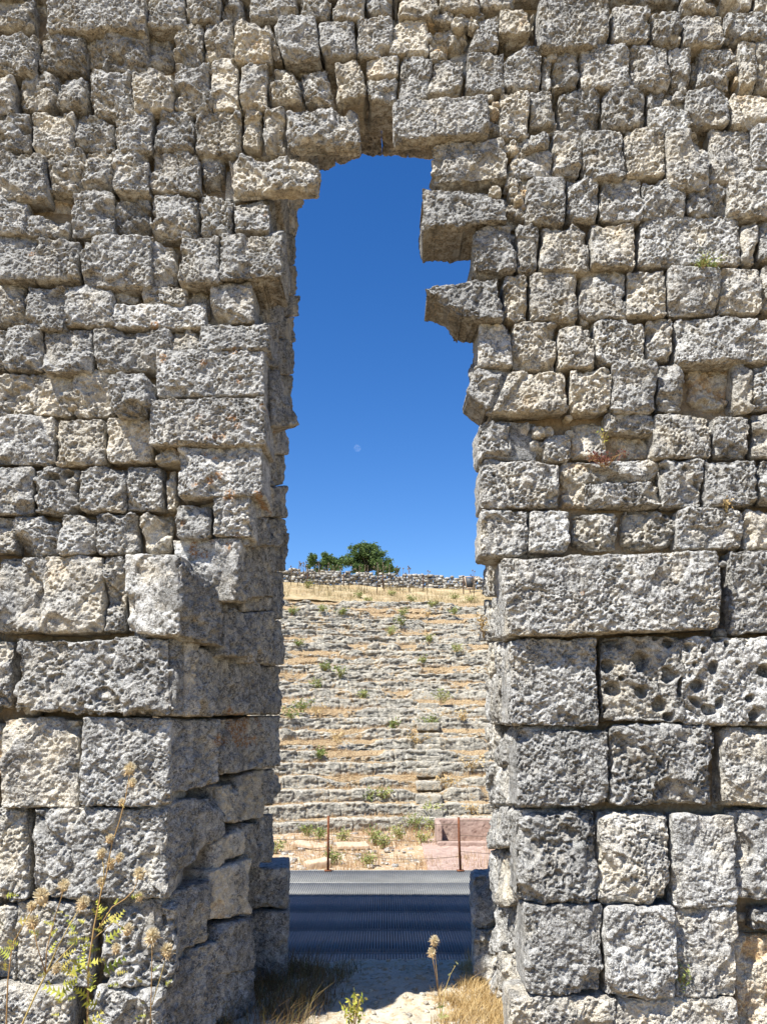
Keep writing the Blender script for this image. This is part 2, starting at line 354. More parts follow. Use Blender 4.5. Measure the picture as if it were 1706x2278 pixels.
# every row: crop: x0 y0 x1 y1 [protrusion cm] [colour g/y/w/d/o] [texture r rough / s smooth / h holes]
TRACE = """
A: -60 -60 195 140 2 y; 195 -60 275 150 -9 y; 275 -60 885 160 8 gs; 890 -60 1130 150 5 g; 1132 -60 1350 110 4 g; 1352 -60 1500 110 2 dr; 1500 -60 1545 60 -6 d
A: -60 150 215 420 5 gr; 215 145 520 395 5 gr; 525 180 640 400 -4 y; 600 170 910 400 3 gr; 900 160 1060 390 -5 y; 1050 105 1245 365 4 gr; 1240 80 1430 330 4 yr; 1428 75 1670 340 6 y
A: -60 455 85 675 3 y; 90 385 345 650 2 gr; 330 395 530 650 1 gr; 545 385 810 680 4 gr; 805 365 1060 650 5 y; 1060 350 1300 660 5 gr; 1292 335 1470 650 5 y; 1472 345 1645 650 5 y
A: -60 660 185 905 2 gh; 178 645 448 930 4 y; 442 660 690 910 1 gr; 692 635 930 905 3 g; 932 625 1190 890 5 gr; 1190 640 1480 930 3 y; 1482 640 1610 890 1 y
B: -60 -60 272 230 4 g; 278 -80 512 200 2 yr; 492 -80 692 178 2 gr; 692 -80 908 190 3 g; 908 -80 1218 192 4 g; 1225 -50 1380 180 -3 yr
B: -60 195 150 460 3 g; 135 340 420 480 3 g; 140 190 430 345 -12 o; 420 185 695 465 3 g; 692 180 918 450 -1 gr; 918 180 1210 470 4 gr; 1212 170 1428 460 4 gr; 1432 250 1650 440 4 gs
B: -60 455 210 745 3 g; 188 460 478 745 4 g; 482 455 930 775 4 g; 915 500 1078 780 0 yr; 1082 445 1348 755 6 g
B: -60 735 150 1020 1 y; 142 750 385 1045 3 g; 372 745 688 1030 4 g; 685 790 850 895 -3 y; 680 880 1260 1040 2 ws; 850 765 1150 900 1 y; 1100 755 1288 1000 -6 y; 1288 750 1560 1000 4 y
D: -60 55 14 320 2 g; 8 40 248 330 4 g; 248 60 562 340 4 g; 570 55 1048 330 4 g; 1052 65 1230 220 -3 y; 1205 25 1645 205 7 ds; 945 195 1625 490 9 ws
D: -60 335 228 618 1 yr; 195 335 438 615 -2 y; 432 335 700 615 -3 y; 625 290 930 600 15 gl; 905 490 1632 790 11 ws
D: -60 600 322 910 2 g; 322 615 642 920 3 y; 645 620 940 900 1 y; 950 780 1110 905 3 o
D: 1075 785 1612 1110 9 ws
E: -60 -50 192 245 2 g; 180 -45 482 245 2 gh; 472 -65 768 235 2 g; 752 -65 1000 235 2 g; 1000 -40 1072 230 0 y; 1065 185 1292 405 7 g; 1296 100 1545 392 8 ws
E: -60 245 85 500 1 y; 68 260 358 510 2 gr; 345 240 578 505 2 g; 574 235 840 500 2 g; 845 230 1060 490 1 yr
E: -60 500 285 980 3 g; 250 500 632 985 3 y; 628 505 762 985 2 g
F: -60 70 58 500 2 g; -60 560 45 900 -6 o
F: -10 540 482 1105 3 y; 490 540 1045 1080 6 gs
G: -60 130 160 710 3 y; 170 130 1025 705 6 g
G: -60 740 88 1235 2 y; 85 710 560 1245 4 ys; 600 720 1070 1260 3 gr
G: -60 1240 430 1560 8 y; 520 1245 1015 1560 5 wr
C: 0 -60 305 85 4 g; 310 -60 513 78 4 g; 517 -60 725 90 5 g; 730 -60 895 62 3 d; 895 -60 925 75 -4 y; 927 -60 1175 76 5 y; 1180 -60 1430 52 4 y; 1440 -60 1657 30 3 y
C: 665 60 885 325 6 g; 882 70 1118 320 3 y; 1105 165 1245 320 -1 y; 1190 120 1370 272 -2 yr; 1345 280 1585 560 3 g
C: 725 325 935 450 3 y; 735 455 920 600 3 g; 95 605 232 895 3 yr; 0 640 95 890 -4 y
R1: 12 10 205 192 6 ys; 206 30 250 140 2 y; 40 165 210 275 -2 y; 255 -60 702 268 6 g; 706 5 948 240 5 g; 950 -15 1155 230 4 gr; 1155 40 1412 250 4 g; 1416 10 1720 215 4 gr; 700 -60 1130 0 -3 d; 1140 -60 1378 42 4 y; 1385 -60 1590 20 3 y; 1595 -60 1730 60 3 y
R1: 45 265 278 530 3 g; 272 275 332 530 1 g; 338 260 516 520 3 gr; 520 245 820 520 5 g; 822 235 1078 520 4 gr; 1070 215 1200 515 2 gr; 1195 315 1252 490 -7 y; 1256 230 1458 500 5 gr; 1460 270 1500 520 -3 y; 1492 215 1612 540 3 y; 1590 210 1760 530 1 y
R1: 15 535 198 825 5 ys; 198 520 345 760 3 y; 290 640 375 800 2 y; 370 515 645 780 3 gr; 648 500 932 770 3 gr; 932 515 1060 650 1 g; 940 625 1185 790 4 w; 1035 530 1165 690 -5 y; 1170 500 1440 745 5 g; 1450 535 1760 765 4 y
R1: 155 780 322 900 6 g; 140 885 350 1070 4 g; 350 775 530 1060 5 g; 532 765 782 1080 6 g; 786 755 1042 1060 5 y; 1044 755 1312 1130 7 y; 1312 745 1588 1110 5 g; 1572 740 1760 1020 4 g
R2: 178 90 428 395 4 g; 430 80 628 380 3 g; 630 95 902 380 4 g; 906 115 1170 360 4 g; 1178 120 1448 345 2 gr; 1432 55 1760 355 4 g
R2: 120 382 262 685 4 d; 266 390 572 690 3 y; 576 360 866 660 4 y; 872 340 1502 655 3 g; 1506 350 1620 640 1 y; 1618 335 1800 610 2 g
R2: 45 690 203 985 3 y; 206 670 503 995 4 y; 508 650 798 985 3 y; 798 665 1050 965 3 y; 1048 655 1383 960 4 g; 1375 655 1636 940 3 y; 1640 640 1800 930 2 y
R3: 138 25 322 268 3 g; 314 30 557 280 2 y; 562 40 752 275 3 y; 756 0 1028 250 5 g; 1030 5 1172 230 1 y; 1185 -10 1760 240 5 g
R3: 622 270 842 500 3 y; 848 235 1082 505 5 g; 1086 230 1242 495 4 d; 1245 250 1480 500 -8 o; 1486 225 1600 500 2 y; 1600 235 1760 490 2 g
R3: 140 525 318 765 4 wr; 285 550 410 760 -5 y; 400 640 520 762 -3 y; 490 620 628 765 -2 y; 632 540 810 755 -6 y; 800 510 1075 620 -2 y; 800 615 1085 760 -9 o; 1062 505 1383 745 3 y; 1384 510 1580 745 3 g; 1585 500 1760 750 1 y
R4: 145 -65 578 185 4 g; 578 -55 720 190 -5 o; 640 -80 1108 50 -2 gr; 700 30 1120 182 1 gr; 1112 -85 1338 185 4 gh; 1342 -85 1625 180 3 g; 1630 -80 1760 170 3 g
R4: 150 188 403 440 4 g; 407 190 625 415 3 ws; 632 190 895 410 0 yr; 897 185 1192 400 -1 yr; 1196 180 1550 400 3 g; 1545 185 1760 400 1 y
R4: 1470 412 1800 850 4 gs
R5: 298 40 782 505 6 gs; 800 30 1238 490 6 gh; 1216 35 1780 510 6 wh
R5: 340 520 830 940 5 ds; 834 500 1392 945 4 gr; 1438 520 1780 945 4 y; 1380 520 1450 945 -9 y
R6: 345 125 786 620 5 dr; 784 135 1165 635 5 yr; 1170 145 1508 640 4 gs; 1470 120 1780 600 2 g
R6: 385 625 800 1105 5 ds; 818 640 1196 1140 8 w; 1178 640 1520 1130 4 ys; 1500 790 1780 1300 -5 o; 1590 650 1780 790 2 g; 1500 640 1600 790 -9 y
R6: 300 1115 868 1450 7 y; 862 1125 1520 1450 6 y
"""
# four-cornered stones: crop: TLx TLy TRx TRy BRx BRy BLx BLy | protrusion depth tags
QUADS = """
B: 1390 -80 1972 -20 1960 185 1400 190 | 8 14 yr
B: 1350 445 1740 440 1738 720 1345 745 | 9 50 gs
C: 125 130 150 130 218 340 150 340 | 2 30 y
C: 135 75 418 72 455 335 222 340 | 5 30 g
C: 420 85 662 88 665 325 460 330 | 5 30 g
C: 1442 60 1548 55 1552 270 1340 290 | 5 30 g
C: 125 345 268 340 345 605 118 595 | 5 30 yr
C: 292 340 490 338 545 612 355 602 | 5 30 gr
C: 505 345 702 315 730 580 550 605 | 7 45 y
C: 942 320 1150 315 1108 590 925 600 | 5 30 g
C: 1150 330 1345 335 1312 560 1112 575 | 3 30 y
C: 225 612 690 605 695 872 235 866 | 7 16 gr
C: 893 600 1482 556 1500 800 905 840 | 12 15 gs
C: 1125 870 1600 815 1620 1085 1132 1125 | 5 45 y
M: 1055 155 1600 215 1612 385 1085 415 | 12 55 ds
M: 1375 388 1655 385 1660 700 1390 700 | 6 45 d
M: 1062 768 1560 702 1575 980 1300 965 | 11 50 ds
R3: 120 270 285 275 198 500 75 395 | 5 40 g
R3: 310 285 605 280 625 495 200 505 | 6 35 y
R4: 255 450 1415 405 1430 815 300 865 | 13 40 gs
F: 62 20 1060 25 1075 535 40 520 | 11 45 gr
"""
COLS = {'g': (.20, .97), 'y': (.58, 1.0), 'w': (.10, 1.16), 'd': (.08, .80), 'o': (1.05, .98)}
SPOTS = [('D', 990, 255, 9), ('D', 1430, 215, 9), ('D', 1470, 395, 9), ('D', 1250, 290, 8), ('D', 1420, 640, 11), ('D', 1225, 630, 8), ('D', 1275, 770, 7), ('D', 1325, 755, 7), ('D', 1372, 745, 8), ('D', 1465, 690, 7),
         ('D', 1255, 845, 7), ('D', 1310, 885, 7), ('D', 1350, 985, 8), ('D', 1290, 1025, 9), ('D', 1210, 1040, 8), ('E', 1420, 150, 14), ('E', 1115, 310, 6), ('E', 1165, 460, 13), ('E', 1240, 490, 9), ('E', 1385, 435, 10), ('E', 1455, 375, 8), ('E', 1295, 410, 6),
         ('B', 175, 565, 9), ('B', 930, 995, 9), ('B', 1620, 320, 7), ('B', 1525, 450, 7), ('E', 1580, 130, 8), ('D', 1610, 560, 6), ('R3', 1435, 90, 4), ('R4', 680, 640, 3)]
for (c, x, y, rpx) in SPOTS:
    sx, sy = sp(c, x, y); ORANGE.append((at(sx, sy, -.08), rpx*.0030*1.05))
ORANGE.append((at(520, 1610, .45), .09)); ORANGE.append((at(528, 1650, .45), .05)); ORANGE.append((at(486, 1648, .3), .04)); ORANGE.append((at(455, 2025, .3), .03))

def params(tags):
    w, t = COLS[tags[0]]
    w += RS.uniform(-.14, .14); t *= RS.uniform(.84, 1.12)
    rough = RS.uniform(.42, .92); pits = RS.uniform(.25, .6); r = RS.uniform(.018, .038); rc = RS.uniform(.008, .038); bites = RS.randint(1, 5)
    if 'r' in tags: rough = RS.uniform(.95, 1.4); pits = RS.uniform(.6, .85); r = .042; bites = RS.randint(3, 7)
    if 's' in tags: rough = RS.uniform(.42, .6); pits = RS.uniform(.25, .5); r = .020; rc = RS.uniform(.008, .02); bites = RS.randint(0, 3)
    hl = 0.
    if 'h' in tags: rough = RS.uniform(.7, .85); pits = .5; r = .03; hl = 1.
    if tags[0] == 'o': rough = .8
    if 'l' in tags: rough = 1.3; r = .13; rc = .12; bites = 2
    return dict(grain=RS.uniform(.6, 1.25), lsc=RS.uniform(.17, .42), holes=hl, rc=rc, bites=bites, tilt=RS.uniform(-.5, 1.2), warm=w, tone=t, rough=rough, pits=pits, r=r)

blocks = []      # (area in photo px, corners, offset, params, name, label)
JAG = 2.0
def add_rect(x0, y0, x1, y1, prot, tags):
    j = lambda: RS.uniform(-JAG, JAG)
    g = .7   # half joint
    px = [(x0+g+j(), y1-g+j()), (x1-g+j(), y1-g+j()), (x1-g+j(), y0+g+j()), (x0+g+j(), y0+g+j())]
    prot = prot*1.15+RS.uniform(-1.5, 2.)
    d = -prot/100.
    P = [at(x, y, d+RS.uniform(-.012, .012)) for x, y in px]
    vis = max(0, min(x1, W)-max(x0, 0))*max(0, min(y1, H)-max(y0, 0))
    blocks.append((vis, P, (0, .34+prot/100., 0), params(tags), None))
for line in TRACE.strip().splitlines():
    c, rest = line.split(':')
    for it in rest.split(';'):
        t = it.split(); x0, y0 = sp(c, float(t[0]), float(t[1])); x1, y1 = sp(c, float(t[2]), float(t[3]))
        add_rect(x0, y0, x1, y1, float(t[4]), t[5])
for line in QUADS.strip().splitlines():
    c, rest = line.split(':'); a, b = rest.split('|'); v = [float(x) for x in a.split()]; t = b.split()
    pts = [sp(c, v[i], v[i+1]) for i in (6, 4, 2, 0)]
    P = [at(x, y, -float(t[0])/100) for x, y in pts]
    ar = abs(sum(pts[i][0]*pts[(i+1) % 4][1]-pts[(i+1) % 4][0]*pts[i][1] for i in range(4)))/2
    pr = params(t[2])
    if float(t[1]) >= 45: pr['side'] = .85; pr['rough'] = max(pr['rough'], .7)
    blocks.append((ar, P, (0, float(t[1])/100, 0), pr, None))

# ---- masonry just outside the picture so the wall goes on
def filler(x0, y0, x1, y1, h):
    y = y0
    while y < y1-20:
        hh = min(h*RS.uniform(.9, 1.1), y1-y); x = x0
        if y1-y-hh < 40: hh = y1-y
        while x < x1-15:
            w = RS.uniform(.75, 1.35)*h
            if x1-x-w < 45: w = x1-x
            px = [(x+2, y+hh-2), (x+w-2, y+hh-2), (x+w-2, y+2), (x+2, y+2)]; d = -RS.uniform(0, .06)
            blocks.append((0, [at(a, b, d) for a, b in px], (0, .3, 0), params(random.choice(['g', 'g', 'y', 'gr'])), None)); x += w
        y += hh
filler(-560, -20, -24, 1240, 100); filler(-560, 1240, -24, 2420, 185); filler(1745, -20, 2280, 1240, 100); filler(1760, 1240, 2300, 2420, 185)
filler(-560, -330, 2280, -22, 95)
filler(-24, 2305, 350, 2500, 180); filler(1180, 2310, 1760, 2500, 180)

# ---- the jambs: px corners with their own depth behind the wall face
jambs = []
def jamb(c, pts, off, tags, name='jamb_block'):
    """pts: TL TR BR BL as (x, y, depth)"""
    q = [at(sp(c, x, y)[0], sp(c, x, y)[1]+o_, d) for (x, y, d), o_ in zip((pts[3], pts[2], pts[1], pts[0]), (.5, .5, -.5, -.5))]
    ar = 1000
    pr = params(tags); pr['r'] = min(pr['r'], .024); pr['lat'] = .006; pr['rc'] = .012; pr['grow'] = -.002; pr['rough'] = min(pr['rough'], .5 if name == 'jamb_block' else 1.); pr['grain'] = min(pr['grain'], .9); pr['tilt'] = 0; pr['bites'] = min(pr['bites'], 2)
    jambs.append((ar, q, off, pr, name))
LO = (-.38, .16, 0)
def jl(c, x0, y0, d0, x1, y1, d1, tags='g', yr=None, off=LO):
    """left reveal stone between pixel columns x0 (depth d0) and x1 (depth d1)"""
    ya, yb = (y0, y1) if yr is None else yr
    jamb(c, [(x0, y0, d0), (x1, ya, d1), (x1, yb, d1), (x0, y1, d0)], off, tags)
# upper left reveal, seen as a narrow strip behind the facing stones
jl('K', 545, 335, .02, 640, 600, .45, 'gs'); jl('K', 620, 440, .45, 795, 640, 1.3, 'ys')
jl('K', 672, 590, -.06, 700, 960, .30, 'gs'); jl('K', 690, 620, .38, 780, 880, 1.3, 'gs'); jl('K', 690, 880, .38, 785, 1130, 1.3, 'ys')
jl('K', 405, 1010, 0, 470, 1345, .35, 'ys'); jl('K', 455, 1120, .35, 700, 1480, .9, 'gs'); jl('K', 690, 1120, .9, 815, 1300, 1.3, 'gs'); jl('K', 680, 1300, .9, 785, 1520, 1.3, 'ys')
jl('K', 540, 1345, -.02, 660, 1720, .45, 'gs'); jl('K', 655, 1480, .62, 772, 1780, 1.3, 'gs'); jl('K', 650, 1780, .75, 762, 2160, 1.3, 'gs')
jl('K', 510, 1600, -.05, 570, 1960, .2, 'gs'); 
# the slanting wedge that juts out over the passage
jamb('K', [(560, 1725, .12), (648, 1722, .30), (838, 2195, .42), (600, 2205, .12)], (-.25, .25, 0), 'gs')
for (ya, yb) in ((940, 1010), (1010, 1080), (1080, 1150), (1150, 1215)):
    xm = RS.uniform(604, 612)
    xs = 646+RS.uniform(-4, 5)
    f0 = 585 if ya < 1080 else 562
    jambs.append((1000, [at(f0, yb, -.03), at(xm, yb, .5), at(xm, ya, .5), at(f0, ya, -.03)], LO, params('gs'), 'jamb_block'))
    jambs.append((1000, [at(xm, yb, .5), at(xs, yb, 1.3), at(xs, ya, 1.3), at(xm, ya, .5)], LO, params('g'), 'jamb_block'))
# mid and lower left reveal; d tone paints its shade over dark lichen
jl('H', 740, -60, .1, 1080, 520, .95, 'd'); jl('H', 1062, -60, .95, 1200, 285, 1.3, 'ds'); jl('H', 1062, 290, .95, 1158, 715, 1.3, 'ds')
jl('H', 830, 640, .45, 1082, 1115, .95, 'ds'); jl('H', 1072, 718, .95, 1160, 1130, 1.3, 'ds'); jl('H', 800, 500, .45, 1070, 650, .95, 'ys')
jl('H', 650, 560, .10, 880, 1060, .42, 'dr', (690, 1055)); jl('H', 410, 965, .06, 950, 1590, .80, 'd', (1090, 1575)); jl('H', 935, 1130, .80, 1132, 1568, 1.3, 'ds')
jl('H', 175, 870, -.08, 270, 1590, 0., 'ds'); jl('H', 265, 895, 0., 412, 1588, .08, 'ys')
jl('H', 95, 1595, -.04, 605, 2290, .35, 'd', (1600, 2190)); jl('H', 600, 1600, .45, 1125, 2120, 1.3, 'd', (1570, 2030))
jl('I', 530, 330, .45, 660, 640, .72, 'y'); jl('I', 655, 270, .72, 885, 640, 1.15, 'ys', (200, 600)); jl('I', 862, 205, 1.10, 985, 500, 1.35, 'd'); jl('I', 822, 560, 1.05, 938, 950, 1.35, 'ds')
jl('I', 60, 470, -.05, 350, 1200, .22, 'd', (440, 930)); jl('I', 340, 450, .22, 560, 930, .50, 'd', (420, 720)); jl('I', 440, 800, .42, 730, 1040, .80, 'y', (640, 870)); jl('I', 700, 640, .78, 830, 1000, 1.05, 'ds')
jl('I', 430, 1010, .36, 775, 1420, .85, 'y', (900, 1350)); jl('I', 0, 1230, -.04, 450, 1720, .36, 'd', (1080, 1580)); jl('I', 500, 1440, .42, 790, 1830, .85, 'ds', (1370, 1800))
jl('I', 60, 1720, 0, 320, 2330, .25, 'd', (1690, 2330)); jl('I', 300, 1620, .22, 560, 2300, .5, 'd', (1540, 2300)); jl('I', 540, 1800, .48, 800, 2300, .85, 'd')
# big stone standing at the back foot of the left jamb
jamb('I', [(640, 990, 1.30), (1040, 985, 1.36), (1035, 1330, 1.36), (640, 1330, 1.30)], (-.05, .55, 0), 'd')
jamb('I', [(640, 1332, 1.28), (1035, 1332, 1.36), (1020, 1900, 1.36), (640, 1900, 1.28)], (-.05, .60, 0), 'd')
# the stone above the big course that breaks off obliquely
jamb('E', [(760, 495, -.08), (1115, 498, -.27), (1095, 1010, -.24), (765, 985, -.07)], (0, .4, 0), 'w', 'stone_block')
jamb('E', [(1100, 500, -.27), (1405, 730, .08), (1415, 1080, .08), (1085, 1008, -.24)], (-.32, .22, 0), 'd', 'stone_block')
jamb('E', [(1040, 400, .0), (1490, 395, -.04), (1480, 715, .0), (1100, 640, .0)], (0, .4, 0), 'w', 'stone_block')
jl('E', 1470, 400, -.04, 1580, 800, .35, 'd')
# right reveal: y0 y1 front_x back_x
RO = (.40, .12, 0)
for (ya, yb, xf, xb, n) in ((425, 500, 1052, 1046, 1), (505, 600, 1048, 1040, 1), (728, 812, 1064, 1040, 2), (812, 910, 1046, 1044, 1), (845, 925, 1075, 1046, 2), (925, 1020, 1066, 1062, 1), (1020, 1126, 1066, 1062, 1), (1126, 1240, 1070, 1063, 2),
                            (1240, 1330, 1114, 1066, 3), (1330, 1420, 1118, 1064, 3), (1420, 1510, 1132, 1070, 3), (1510, 1615, 1138, 1071, 3), (1615, 1700, 1150, 1073, 3), (1700, 1800, 1152, 1072, 3), (1800, 1890, 1154, 1078, 3), (1890, 2012, 1160, 1082, 3), (2012, 2120, 1172, 1085, 3), (2120, 2225, 1178, 1080, 3), (2225, 2420, 1150, 1085, 2)):
    ds = np.linspace(0, 1, n+1); ds[1:-1] += RS.uniform(-.1, .1, n-1)
    for k in range(n):
        x0 = xf+(xb-xf)*ds[k]**.8+(RS.uniform(-5, 7) if k else 0); x1 = xf+(xb-xf)*ds[k+1]**.8+RS.uniform(-4, 6)
        d0, d1 = 1.3*ds[k], 1.3*ds[k+1]-.03; o = RS.uniform(-6, 6)*(k > 0)
        jambs.append((1000, [at(x1, yb+o, d1), at(x0, yb+o, d0), at(x0, ya+o, d0), at(x1, ya+o, d1)], RO, params(random.choice(['g', 'gr', 'y', 'g'])), 'jamb_block'))
# footing stones behind the right jamb
jambs.append((1000, [at(1054, 2068, 1.4), at(1115, 2068, 1.38), at(1115, 1950, 1.38), at(1048, 1955, 1.4)], (.03, .5, 0), params('gr'), 'jamb_block'))
jambs.append((1000, [at(1052, 2290, 1.3), at(1130, 2290, 1.28), at(1125, 2072, 1.28), at(1056, 2072, 1.3)], (.03, .55, 0), params('y'), 'jamb_block'))
jambs.append((1000, [at(1090, 1958, 1.38), at(1130, 1955, 1.38), at(1130, 1905, 1.38), at(1094, 1918, 1.4)], (.03, .4, 0), params('w'), 'jamb_block'))
# arch ring at the back of the passage
ring = [(658, 600), (661, 540), (664, 487), (689, 442), (718, 398), (753, 376), (806, 354), (850, 356), (905, 355), (962, 362), (1005, 385), (1045, 440), (1048, 500)]
cen = at(858, 520, 1.3)
for i in range(len(ring)-1):
    a0, a1 = at(*ring[i], 1.3), at(*ring[i+1], 1.3)
    if i >= 10: continue
    mid = (a0+a1)/2-cen; mid[1] = 0; mid /= np.linalg.norm(mid)
    g = -(a1-a0)*.03
    for (ya, yb) in ((.15, .86), (.865, 1.3)):
        f0, f1, b0, b1 = a0.copy(), a1.copy(), a0.copy(), a1.copy(); f0[1] = f1[1] = ya+RS.uniform(-.02, 0); b0[1] = b1[1] = yb
        sh = mid*RS.uniform(0, .012)
        pr = params('y' if i > 2 else 'ys'); pr.update(rough=.3, pits=.2, r=.02, rc=.01, bites=1, tilt=0, lat=.006)
        jambs.append((1000, [f0+g+sh, b0+g+sh, b1-g+sh, f1-g+sh], mid*.42, pr, 'arch_stone'))

# ------------------------------------------------------------------ build the wall
wall = empty('ruined_wall', (0, .6, 0), 'tall ruined wall of weathered grey limestone blocks pierced by a broken arched doorway', 'wall')
order = sorted(range(len(blocks)), key=lambda i: -blocks[i][0]); named = set(order[:100])
LBL = {}
rest = MB()
for i, (ar, P, off, pr, nm) in enumerate(blocks):
    V, Q, A = rough_block(P, off, res=.0050 if ar > 0 else .025, **pr)
    if i in named: mesh_np('stone_block', V, Q, M['stone'], wall, A)
    else: rest.add(V, Q, **A)
for i, (ar, P, off, pr, nm) in enumerate(jambs):
    V, Q, A = rough_block(P, off, res=.0095, **pr)
    if nm == 'stone_block': rest.add(V, Q, **A)
    else: mesh_np(nm, V, Q, M['stone'], wall, A)
# small packing stones
for (c, x0, y0, x1, y1, n, dd) in (('C', 1170, 40, 1430, 130, 12, -.02), ('C', 1120, 80, 1200, 330, 8, 0), ('C', 1490, 560, 1550, 810, 9, -.02), ('R2', 85, -30, 185, 380, 26, -.02), ('R1', 80, 830, 150, 1105, 12, -.02), ('R2', -60, 170, 150, 330, 8, -.04),
                                   ('R3', 395, 520, 625, 650, 8, .05), ('R1', 1040, 530, 1165, 680, 5, -.0), ('A', 520, 180, 640, 400, 3, 0), ('R1', 1400, 240, 1500, 520, 8, 0), ('R4', 1425, 440, 1500, 850, 12, .03), ('D', 870, 440, 930, 560, 3, -.06), ('D', 400, 480, 440, 620, 3, -.02), ('R1', 200, 330, 340, 380, 3, 0), ('F', 0, 430, 110, 500, 2, 0), ('R2', 380, 960, 620, 1060, 4, .03), ('A', 1170, 290, 1300, 420, 4, -.02)):
    for k in range(n):
        x, y = sp(c, RS.uniform(x0, x1), RS.uniform(y0, y1)); s_ = RS.uniform(9, 19); d = dd+RS.uniform(-.02, .03)
        P = [at(x-s_*RS.uniform(.6, 1.2), y+s_*.7, d), at(x+s_, y+s_*RS.uniform(.5, .9), d), at(x+s_*RS.uniform(.5, .9), y-s_*.7, d), at(x-s_*.7, y-s_*.7, d)]
        pr = params(random.choice(['y', 'y', 'o', 'g'])); pr['r'] = .03; pr['rough'] = .5; pr['bites'] = 0; pr['rc'] = .03; pr['tilt'] = 0
        V, Q, A = rough_block(P, (0, .12, 0), res=.006, **pr); rest.add(V, Q, **A)
tag(rest.build('stone_blocks', M['stone'], wall, True), kind='stuff')
# core behind the facing
def prism(name, poly, y0, y1, mat, parent):
    n = len(poly); V = [(x, y0, z) for x, z in poly]+[(x, y1, z) for x, z in poly]
    m = bpy.data.meshes.new(name)
    m.from_pydata(V, [], [list(range(n)), list(range(2*n-1, n-1, -1))]+[(i, i+n, (i+1) % n+n, (i+1) % n) for i in range(n)])
    m.materials.append(mat); o = bpy.data.objects.new(name, m); C.objects.link(o); o.parent = parent; o.location = -Vector(parent.location); return o
pz = lambda x, y: tuple(at(x, y, .2)[[0, 2]])
pb_ = lambda x, y: tuple(at(x, y, 1.24)[[0, 2]])
TOP = 10.6
lp = [(-9, -1.9), (at(345, 2400, .2)[0], -1.9), pz(345, 1400), pz(480, 1380), pz(510, 1250), pz(545, 1200), pz(545, 640), pb_(600, 500), pb_(670, 370), pb_(760, 290), (0., pb_(850, 275)[1]), (0., TOP), (-9, TOP)]
rp = [(9, -1.9), (9, TOP), (0.0005, TOP), (0.0005, pb_(850, 275)[1]), pb_(960, 290), pb_(1080, 380), pz(1120, 500), pz(1120, 1230), pz(1170, 1300), pz(1210, 1700), pz(1215, 2100), (at(1215, 2400, .2)[0], -1.9)]
prism('wall_core', lp, .17, 1.24, M['core'], wall); prism('wall_core', rp, .17, 1.24, M['core'], wall)
ax, bx_ = at(385, 1600, .0)[0]-.29, at(628, 1600, 1.22)[0]-.27; zt = at(600, 1340, .6)[2]; cx_ = at(345, 1600, .2)[0]-.05
Vc = [(cx_, .19, -1.85), (ax+(bx_-ax)*.2, .19, -1.85), (bx_, 1.22, -1.85), (cx_, 1.22, -1.85)]; Vc += [(x, y, zt) for x, y, z in Vc]
mesh_np('wall_core', Vc, [(3, 2, 1, 0), (4, 5, 6, 7), (0, 1, 5, 4), (1, 2, 6, 5), (2, 3, 7, 6), (3, 0, 4, 7)], M['core'], wall, smooth=False)

# ------------------------------------------------------------------ grounds
def sheet(name, x0, x1, y0, y1, step, zf, mat, attrs=None):
    nx = int((x1-x0)/step)+1; ny = int((y1-y0)/step)+1
    X, Y = np.meshgrid(np.linspace(x0, x1, nx), np.linspace(y0, y1, ny), indexing='ij')
    Pp = np.stack([X.ravel(), Y.ravel(), np.zeros(X.size)], 1); Pp[:, 2] = zf(Pp)
    idx = np.arange(nx*ny).reshape(nx, ny)
    Q = np.stack([idx[:-1, :-1], idx[1:, :-1], idx[1:, 1:], idx[:-1, 1:]], -1).reshape(-1, 4)
    return tag(mesh_np(name, Pp, Q, mat), kind='structure')
N = lambda p, s, o=3: fbm((p*s).astype(f32)+40, o)
def zf_front(p): return -.16+.10*(N(p, 1.2)-.5)+.03*(N(p, 9)-.5)
sheet('front_ground', -9, 9, -9, .42, .06, zf_front, M['ground'])
def zf_floor(p):
    z = .0+.07*(N(p, 1.6)-.5)+.05*(N(p, 7)-.5)+.02*(N(p, 28)-.5)-.12*sst(.55, .3, p[:, 1])
    edge = 2.06+.10*(N(p*np.array([1, 0, 0]), 5)-.5)
    return z-.5*sst(edge-.02, edge+.05, p[:, 1])
sheet('passage_floor', -1.7, 1.75, .30, 2.16, .018, zf_floor, M['floor'])
sheet('orchestra_ground', -16, 16, 1.25, 26, .11, lambda p: -1.5+.12*(N(p, .8)-.5)+.06*(N(p, 5)-.5), M['orchestra'])
nr = 64
Vg = [(0, 0, -2.2)]; Tg = []
for i in range(nr): a = 2*math.pi*i/nr; Vg.append((1500*math.cos(a), 1500*math.sin(a), -2.2))
Tg = [(0, 1+i, 1+(i+1) % nr) for i in range(nr)]
tag(mesh_np('ground', Vg, None, M['hill'], T=Tg, smooth=False), kind='structure')

